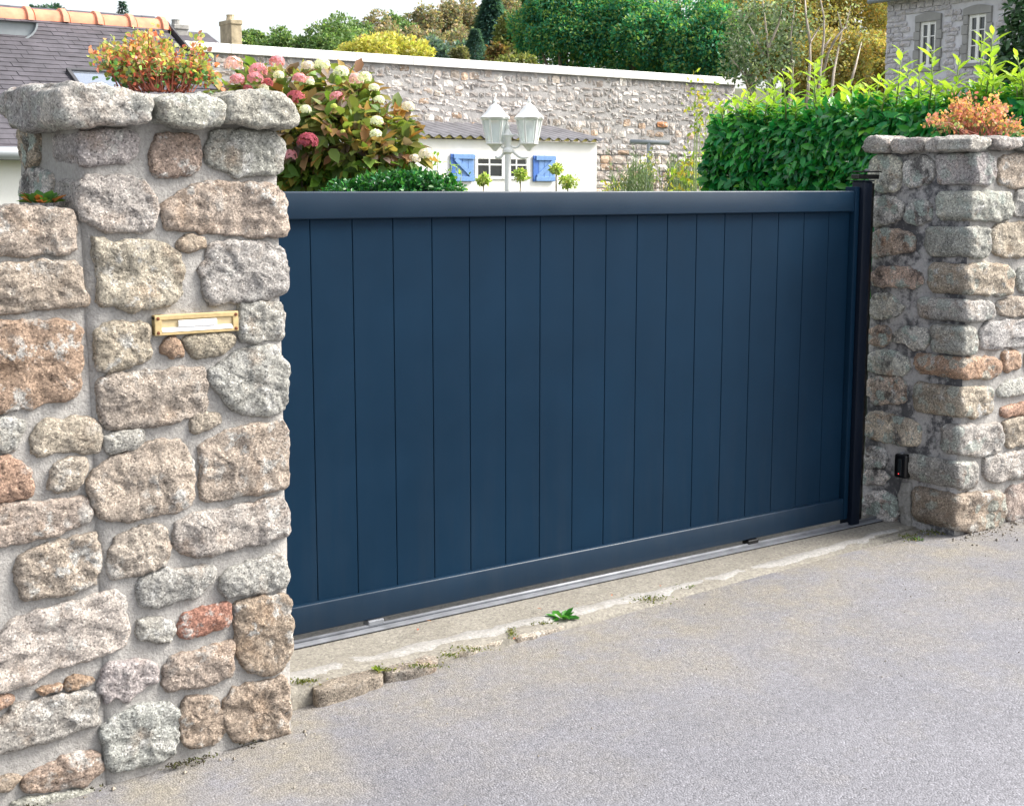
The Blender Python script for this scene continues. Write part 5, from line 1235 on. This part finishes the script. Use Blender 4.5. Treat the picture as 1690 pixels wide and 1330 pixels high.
# ================================================================== PLANTS ON THE PILLARS
def cushion(name, lab, basepx, Y, tops, stems, cols_t, cols_l, L, nleaf, seedv):
    """dome of thin stems with small leaves, rooted on the cap"""
    r = np.random.default_rng(seedv); b1 = at_y(*basepx, Y); t = empty(name, b1, lab, 'plant'); m_ = MB(); P = []; Dd = []; H = []
    for k in range(stems):
        px, py = tops[r.integers(len(tops))]; px += r.normal(0, 9); py += r.normal(0, 7)
        tip = at_y(px, py, Y + r.normal(0, .07)); bs = b1 + Vector(((tip.x - b1.x) * r.uniform(.3, .6), r.normal(0, .04), 0)); mid = bs.lerp(tip, .55) + Vector((0, 0, .03))
        m_.tube([bs, mid, tip], [.0022, .0016, .001], 3)
        for q in range(nleaf):
            f = r.uniform(.15, 1.05) ** .7; p = (bs.lerp(mid, f / .55) if f < .55 else mid.lerp(tip, (f - .55) / .45)) + Vector(r.normal(0, .012, 3)); P.append(tuple(p)); H.append((p.z - b1.z) / .22)
            Dd.append(tuple(Vector(r.normal(0, 1, 3)) + (tip - bs).normalized() * .6))
    m_.build('stem', M_redstem, t); n = len(P); H = np.array(H); C = pick(cols_t, n, .2); lo = (H + r.normal(0, .18, n)) < .22; C[lo] = pick(cols_l, lo.sum(), .2)
    Lx = L * r.uniform(.6, 1.3, n); V_, F_, C_ = leaves(np.array(P) - np.array(wloc(t)), np.array(Dd), r.normal(size=(n, 3)) + [0, 0, .6], Lx, Lx * .8, C, 'oval', .1, .05)
    o = link('leaves', poly_mesh('leaves', V_, F_, C_), M_leaf, t); o['kind'] = 'stuff'
    mb = MB(); mb.lathe(b1 - Vector((0, 0, .03)), [(.22, -.05), (.2, -.03), (.1, -.005), (.02, 0)], 14); mb.build('soil', M_soil, t, True); return t
cushion('geranium', 'wild red and green geranium clump growing on the tall pillar top', (258, 152), -.28,
        [(185, 80), (200, 95), (215, 75), (240, 55), (236, 62), (250, 72), (265, 62), (280, 85), (300, 78), (325, 68), (175, 108), (170, 85), (190, 125), (205, 120), (230, 100), (255, 105), (275, 110), (295, 112), (315, 118), (335, 110), (345, 120), (220, 135), (250, 130), (280, 130), (310, 130), (345, 130), (180, 95), (268, 90)], 125,
        [(.60, .17, .11), (.66, .26, .17), (.36, .40, .11), (.28, .37, .10), (.48, .46, .16), (.64, .30, .24), (.58, .36, .13), (.32, .40, .17), (.42, .46, .14)], [(.10, .26, .08), (.14, .30, .11), (.55, .15, .10), (.22, .33, .18)], .0165, 25, 5)
cushion('geranium', 'pink-red and yellow geranium clump growing on the lichen-spotted pillar', (1612, 224), -.16,
        [(1540, 195), (1560, 180), (1575, 170), (1590, 165), (1605, 162), (1620, 168), (1635, 165), (1650, 172), (1660, 185), (1530, 205), (1675, 205), (1550, 205), (1580, 190), (1600, 185), (1625, 188), (1645, 195), (1610, 200), (1590, 208), (1660, 208), (1680, 210)], 105,
        [(.66, .27, .21), (.62, .20, .18), (.62, .36, .12), (.58, .42, .18), (.68, .34, .28), (.45, .36, .12)], [(.18, .25, .09), (.28, .32, .14), (.55, .24, .16)], .019, 17, 9)
# weeds
def weed(name, lab, p, r_, n, L, cols, up=.5):
    t = empty(name, p, lab, 'weed'); an = rng.uniform(0, 6.28, n); ra = rng.random(n) ** .5 * r_
    P = np.stack([np.cos(an) * ra * .5, np.sin(an) * ra * .5, np.full(n, .004)], 1); D = np.stack([np.cos(an), np.sin(an), rng.uniform(.1, up, n)], 1); Nq = np.tile([0, 0, 1.], (n, 1)) + rng.normal(0, .2, (n, 3))
    Lx = L * rng.uniform(.6, 1.2, n); V_, F_, C_ = leaves(P, D, Nq, Lx, Lx * .55, pick(cols, n), 'oval'); link('leaves', poly_mesh('leaves', V_, F_, C_), M_leaf, t); return t
weed('weed', 'bright green weed growing between edging stones before the gate', at_z(928, 1022, -.03), .05, 26, .05, [(.07, .26, .04), (.11, .33, .06), (.05, .2, .03)], 1.1)
weed('weed', 'tiny green weed where the white strip ends', at_z(1140, 970, -.03), .025, 22, .018, [(.16, .26, .04), (.12, .2, .03)], 1.2)
weed('weed', 'tiny yellow-green tuft between the first two edging stones', at_z(624, 1108, -.03), .02, 22, .02, [(.20, .30, .04), (.28, .34, .05)], 1.4)
weed('weed', 'small green weed at the foot of the right pillar', at_z(1515, 893, -.01), .03, 22, .02, [(.08, .18, .04), (.12, .2, .05)], 1.2)
weed('wall_fern', 'small green fern on top of low wall beside the pillar', at_x(70, 338, -.965), .08, 60, .045, [(.10, .24, .05), (.07, .18, .04), (.45, .16, .06), (.15, .3, .05)], 1.2)
# moss along the joints
P = []
for (px, py, w_, h_, n_) in [(500, 1128, 30, 4, 120), (640, 1107, 20, 3, 70), (700, 1100, 40, 3, 110), (740, 1082, 14, 4, 80), (780, 1072, 30, 3, 90), (845, 1048, 8, 7, 100), (890, 1032, 30, 3, 90), (1060, 990, 40, 6, 260), (1120, 972, 20, 3, 80), (1500, 897, 22, 4, 120), (1540, 890, 24, 4, 100)]:
    for k in range(n_):
        q = at_z(px + rng.normal(0, w_ * .5), py + rng.normal(0, h_ * .6), -.03); P.append((q.x, q.y, max(-.028, road_z(q.x) + .004) + (.006 if q.y > -.36 else 0)))
nm = len(P)
for k in range(1500):
    x = rng.uniform(-1.35, -.4)
    if noise.noise(Vector((x * 5.5, 4, 2))) < rng.uniform(-.05, .4): continue
    P.append((x, FY - abs(rng.normal(0, .018)) - .012 - .02 * max(0, noise.noise(Vector((x * 6, 0, 0)))), road_z(x) + .006 + rng.uniform(0, .012)))
P = np.array(P); n = len(P); V_, F_, C_ = leaves(P, rng.normal(size=(n, 3)) * [1, 1, .3] + [0, 0, .7], rng.normal(size=(n, 3)), .010 * rng.uniform(.5, 1.4, n), .006, np.vstack([pick([(.12, .15, .03), (.18, .19, .05), (.08, .12, .03), (.20, .18, .08)], nm), pick([(.05, .045, .03), (.09, .08, .05), (.035, .03, .02), (.10, .11, .04)], n - nm)]), 'diamond')
tag(link('moss', poly_mesh('moss', V_, F_, C_), M_leaf), kind='stuff')
# loose grit and crumbs by the kerb and wall foot
grit = MB(); random.seed(41)
for k in range(340):
    if k < 12: x, y = random.uniform(-1.3, -.2), FY - abs(random.gauss(0, .06)) - .035
    elif k < 220: x, y = random.uniform(3.2, 4.0), RY - abs(random.gauss(0, .06)) - .03
    else: x, y = random.uniform(-1.0, 4.2), -.42 - abs(random.gauss(0, .7))
    s = random.uniform(.0015, .0048) if k > 60 else random.uniform(.004, .010); z = road_z(x) + s * .3
    vs = [Vector((x, y, z)) + Vector((a, b, c)) * s * random.uniform(.7, 1.3) for a, b, c in ((1, 0, 0), (-.5, .9, 0), (-.5, -.9, 0), (.1, .1, .9), (0, 0, -.6))]
    grit.add(vs, [(0, 1, 3), (1, 2, 3), (2, 0, 3), (1, 0, 4), (2, 1, 4), (0, 2, 4)])
tag(grit.build('grit', plain('grit_stone', (.24, .21, .17), .9, 0, .5, 60)), kind='stuff')
P = np.array([tuple(at_z(px, py, -.008)) for px, py in ((690, 1042), (712, 1030), (886, 1008), (955, 1000), (1090, 970), (848, 1060), (1010, 985), (935, 962), (1080, 902))]); n = len(P); P[:, 2] += .012
V_, F_, C_ = leaves(P, rng.normal(size=(n, 3)) * [1, 1, .1], np.tile([0, 0, 1.], (n, 1)), rng.uniform(.012, .022, n), .009, pick([(.36, .10, .06), (.42, .16, .10), (.25, .12, .06)], n), 'oval')
tag(link('leaf_litter', poly_mesh('leaf_litter', V_, F_, C_), M_leaf), kind='stuff')

# ================================================================== TREES BEHIND
def tree_px(name, label, px, top, D_, rad_px, n, leaf, cols, **k):
    p = at_d(px, 313, D_); t = at_d(px, top, D_); gz = ground_z(p.x, p.y)
    return tree(name, label, 'tree', (p.x, p.y, gz), t.z, rad_px / FPX * D_, n, leaf, cols, **k)
MG_ = [(.15, .25, .10), (.19, .29, .11), (.12, .21, .085), (.22, .30, .12)]
DG = [(.045, .24, .14), (.07, .30, .15), (.035, .19, .12), (.15, .34, .11), (.24, .36, .10)]
BR = [(.29, .26, .16), (.34, .26, .17), (.24, .25, .16), (.38, .29, .18), (.20, .24, .16)]
BL = [(.13, .20, .18), (.16, .23, .19), (.11, .18, .17)]
YL = [(.56, .50, .12), (.50, .48, .13), (.62, .56, .18), (.40, .42, .10)]
GO = [(.54, .40, .13), (.46, .41, .15), (.36, .36, .13), (.60, .42, .13), (.30, .33, .13)]
for px, top, rp_, lab in ((425, 58, 34, 'small round green tree nearest the yellow stone chimney'), (478, 48, 44, 'round green tree second right of the stone chimney'), (548, 36, 58, 'largest round green tree above the left part of the wall')):
    tree_px('round_tree', lab, px, top - 4, 62, rp_ * 1.12, 9000, .17, MG_, k=16, group='round green trees beyond the wall', crown_h=rp_ / FPX * 62 * .95)
tree_px('yellow_tree', 'broad bright yellow-green tree just above the white coping', 640, 48, 42, 112, 12000, .14, YL, k=30, crown_h=1.25, size=.3)
# wooded hillside
random.seed(51)
ORD = ['first', 'second', 'third', 'fourth', 'fifth', 'sixth', 'seventh', 'eighth', 'ninth', 'tenth', 'eleventh', 'twelfth', 'thirteenth']
SPC = [('brown-tinged', BR), ('dull green', MG_), ('blue-green', BL)]  # haze over the hill is put into its lighter leaf colours
for row, trees_ in (('skyline', [(600, 30, 120, 1), (630, 22, 122, 0), (662, 18, 125, 1), (700, 14, 128, 0), (740, 4, 130, 0), (775, -4, 134, 0), (815, -14, 136, 0), (850, -26, 138, 1), (890, -40, 140, 0), (940, -50, 142, 0), (1000, -60, 145, 1), (1080, -60, 145, 0), (1200, -40, 140, 2)]),
                    ('middle', [(585, 52, 112, 1), (640, 46, 108, 0), (690, 42, 110, 0), (735, 38, 112, 0), (775, 36, 114, 0), (805, 50, 104, 2)]),
                    ('lowest', [(615, 60, 100, 0), (670, 62, 96, 2), (715, 62, 96, 2), (760, 66, 98, 2), (830, 60, 96, 2)])):
    for i, (px, top, D_, sp_) in enumerate(trees_):
        lab, cols = SPC[sp_]
        tree_px('hillside_tree', '%s tree, %s from left in the %s row of the wooded hill' % (lab, ORD[i], row), px, top, D_, 42 + random.uniform(-6, 8), 5200, .30, cols, k=13, group='trees on the wooded hill', crown_h=46 / FPX * D_)
def conifer(label, px, top, bot, D_, rad_px, cols, n=1500, group=None):
    p = at_d(px, 313, D_); gz = ground_z(p.x, p.y); tz = at_d(px, top, D_).z; bz = at_d(px, bot, D_).z; rad = rad_px / FPX * D_
    t = empty('conifer', (p.x, p.y, gz), label, 'tree', group); f = rng.random(n) ** .8; a = rng.uniform(0, 6.28, n); lay = np.floor(f * 11) / 11
    r = rad * (1.02 - lay) * rng.uniform(.35, 1, n) ** .5; P = np.stack([p.x + np.cos(a) * r, p.y + np.sin(a) * r, bz + (tz - bz) * f - r * .25], 1)
    V_, F_, C_ = leaves(P - np.array(wloc(t)), np.stack([np.cos(a), np.sin(a), np.full(n, -.35)], 1) + rng.normal(0, .25, (n, 3)), np.stack([np.cos(a) * .3, np.sin(a) * .3, np.ones(n)], 1), (tz - bz) * .14 * rng.uniform(.6, 1.2, n), (tz - bz) * .04, pick(cols, n), 'diamond')
    o = link('crown', poly_mesh('crown', V_, F_, C_), M_leaf, t); o['kind'] = 'stuff'
    mb = MB(); mb.tube([(p.x, p.y, gz), (p.x, p.y, tz - .2)], [rad * .12, rad * .02], 6); mb.build('trunk', M_bark, t, True)
conifer('tall blue-green conifer rising above the wooded hillside', 812, -2, 100, 88, 44, [(.07, .16, .13), (.09, .19, .15), (.06, .13, .115)], 4200)
conifer('dark blue-green conifer low on the hillside behind the coping', 785, 52, 108, 80, 24, [(.07, .15, .13), (.09, .17, .14)], 2400)
conifer('small dark pointed conifer against the sky beyond the slate roof', 215, 8, 60, 60, 15, [(.05, .10, .09), (.06, .12, .10)], 700)
tree_px('light_green_tree', 'loose yellow-green tree left of the big dark trees', 850, 8, 55, 40, 3600, .22, [(.17, .19, .06), (.22, .24, .08), (.12, .16, .05)], k=16, crown_h=1.6)
tree_px('reddish_shrub', 'reddish-tipped bush just above the coping, left of dark trees', 818, 66, 46, 22, 1300, .16, [(.22, .13, .06), (.16, .16, .06), (.25, .18, .07)], k=8, crown_h=.55)
tree_px('light_green_shrub', 'pale green bush on the coping line below loose yellow-green tree', 845, 88, 44, 46, 1800, .15, [(.20, .22, .07), (.15, .18, .06), (.26, .26, .10)], k=10, crown_h=.45)
tree_px('pale_shrub', 'pale feathery bush in front of the dark hillside trees', 758, 74, 60, 17, 1200, .17, [(.22, .21, .10), (.18, .19, .09)], k=8, crown_h=.6)
for px, top, rp_, D_, lab in ((930, -48, 104, 48, 'dark green broad tree, left of the three above the wall'), (1040, -34, 108, 47, 'dark green broad tree, middle of the three above the wall'), (1145, -22, 108, 46, 'dark green broad tree, right of the three beside pale-stemmed birch')):
    tree_px('evergreen_oak', lab, px, top, D_, rp_, 30000, .125, DG, k=44, group='big dark green trees above the wall', crown_h=rp_ / FPX * D_ * .85, size=.27)
for px, top, rp_, D_, lab in ((1235, -30, 62, 52, 'olive-gold autumn tree directly behind the leafy side of the birch'), (1290, 30, 56, 49, 'small olive-gold tree between birch stems and the big dark trees'), (1320, -40, 70, 46, 'golden autumn tree behind the pale-stemmed birch'), (1400, -50, 80, 46, 'golden autumn tree left of the grey stone house'), (1470, -30, 60, 50, 'golden autumn tree partly behind the grey stone house'), (1360, 40, 70, 42, 'lower olive and gold tree above the hedge shoots'), (1440, 50, 60, 44, 'lower orange-gold tree beside the house corner')):
    tree_px('autumn_tree', lab, px, top, D_, rp_ * 1.1, 12000, .11, GO, k=18, group='golden autumn trees', crown_h=rp_ / FPX * D_)
# birch with pale stems
bp = at_d(1300, 313, 17); bir = empty('birch', (bp.x, bp.y, -.03), 'sparse grey-green birch with several pale bare stems above the hedge', 'tree'); mb = MB()
for pts in ([(1275, 200), (1269, 120), (1266, 60), (1258, 0), (1254, -40)], [(1330, 200), (1337, 100), (1337, 70), (1352, 45), (1356, 40)], [(1337, 72), (1330, 25), (1328, -20)], [(1348, 200), (1354, 115), (1360, 60), (1360, 30), (1352, -10), (1350, -40)], [(1352, 150), (1366, 90), (1380, 62), (1396, 44), (1404, 10)], [(1368, 200), (1376, 120), (1384, 78), (1390, 50), (1382, 20)], [(1360, 80), (1372, 62)], [(1384, 75), (1396, 68)], [(1269, 110), (1250, 70), (1235, 40)], [(1268, 80), (1285, 40), (1292, 5)], [(1240, 160), (1225, 120), (1205, 95)], [(1300, 200), (1308, 120), (1305, 60), (1312, 10)], [(1400, 150), (1412, 110), (1422, 70)]):
    n = len(pts); mb.tube([at_d(a, b, 17 + .2 * math.sin(a)) for a, b in pts], [(.022 - .017 * i / (n - 1)) for i in range(n)], 5)
mb.build('trunk', M_palebark, bir, True)
cl = [(at_d(px, py, 17 + rng.normal(0, .3)), (r / FPX * 17,) * 3) for px, py, r in ((1225, 40, 34), (1260, 30, 34), (1290, 50, 32), (1240, 80, 36), (1280, 90, 34), (1305, 80, 28), (1215, 110, 30), (1255, 125, 30), (1210, 75, 24), (1320, 40, 26), (1290, 10, 28), (1235, 10, 26))]
foliage('crown', cl, 3000, .055, [(.14, .20, .11), (.20, .26, .17), (.10, .16, .08), (.30, .35, .27)], bir, shell=.15)
cl = [(at_d(px, py, 17.2), (r / FPX * 17,) * 3) for px, py, r in ((1350, 30, 34), (1395, 30, 30), (1380, 90, 30), (1330, 110, 24), (1420, 60, 26))]
foliage('leaves', cl, 420, .05, [(.24, .24, .10), (.34, .28, .08), (.30, .34, .22)], bir, shell=.1)
# dark shrub at the right edge
rb = at_d(1685, 313, 13); ev = empty('evergreen_shrub', (rb.x, rb.y, -.03), 'tall dark green shrub in front of grey stone house, right edge', 'shrub')
cl = [(at_d(px, py, 13), (r / FPX * 13,) * 3) for px, py, r in ((1685, 20, 24), (1680, 60, 28), (1672, 95, 30), (1700, 40, 34), (1650, 105, 20), (1705, 100, 40), (1690, 140, 40), (1645, 130, 20), (1715, -10, 30))]
foliage('foliage', cl, 2200, .075, [(.03, .085, .035), (.045, .11, .045), (.07, .15, .06)], ev, M_gloss, 'oval', .3, .42)
mb = MB(); mb.tube([(rb.x, rb.y, -.03), at_d(1690, 60, 13)], [.05, .015], 6); mb.build('stem', M_bark, ev, True)
# trees beyond the slate roof
tree_px('pine_tree', 'flat-topped blue-green pine against the sky beyond the slate roof', 88, 5, 60, 46, 3200, .16, [(.045, .10, .08), (.06, .13, .095), (.035, .08, .06)], k=14, crown_h=.75, size=.3)
tree_px('broadleaf_tree', 'light green tree top at the far left edge above the ridge', 2, 6, 45, 18, 700, .14, [(.12, .24, .06), (.09, .2, .06)], k=6, crown_h=.45)
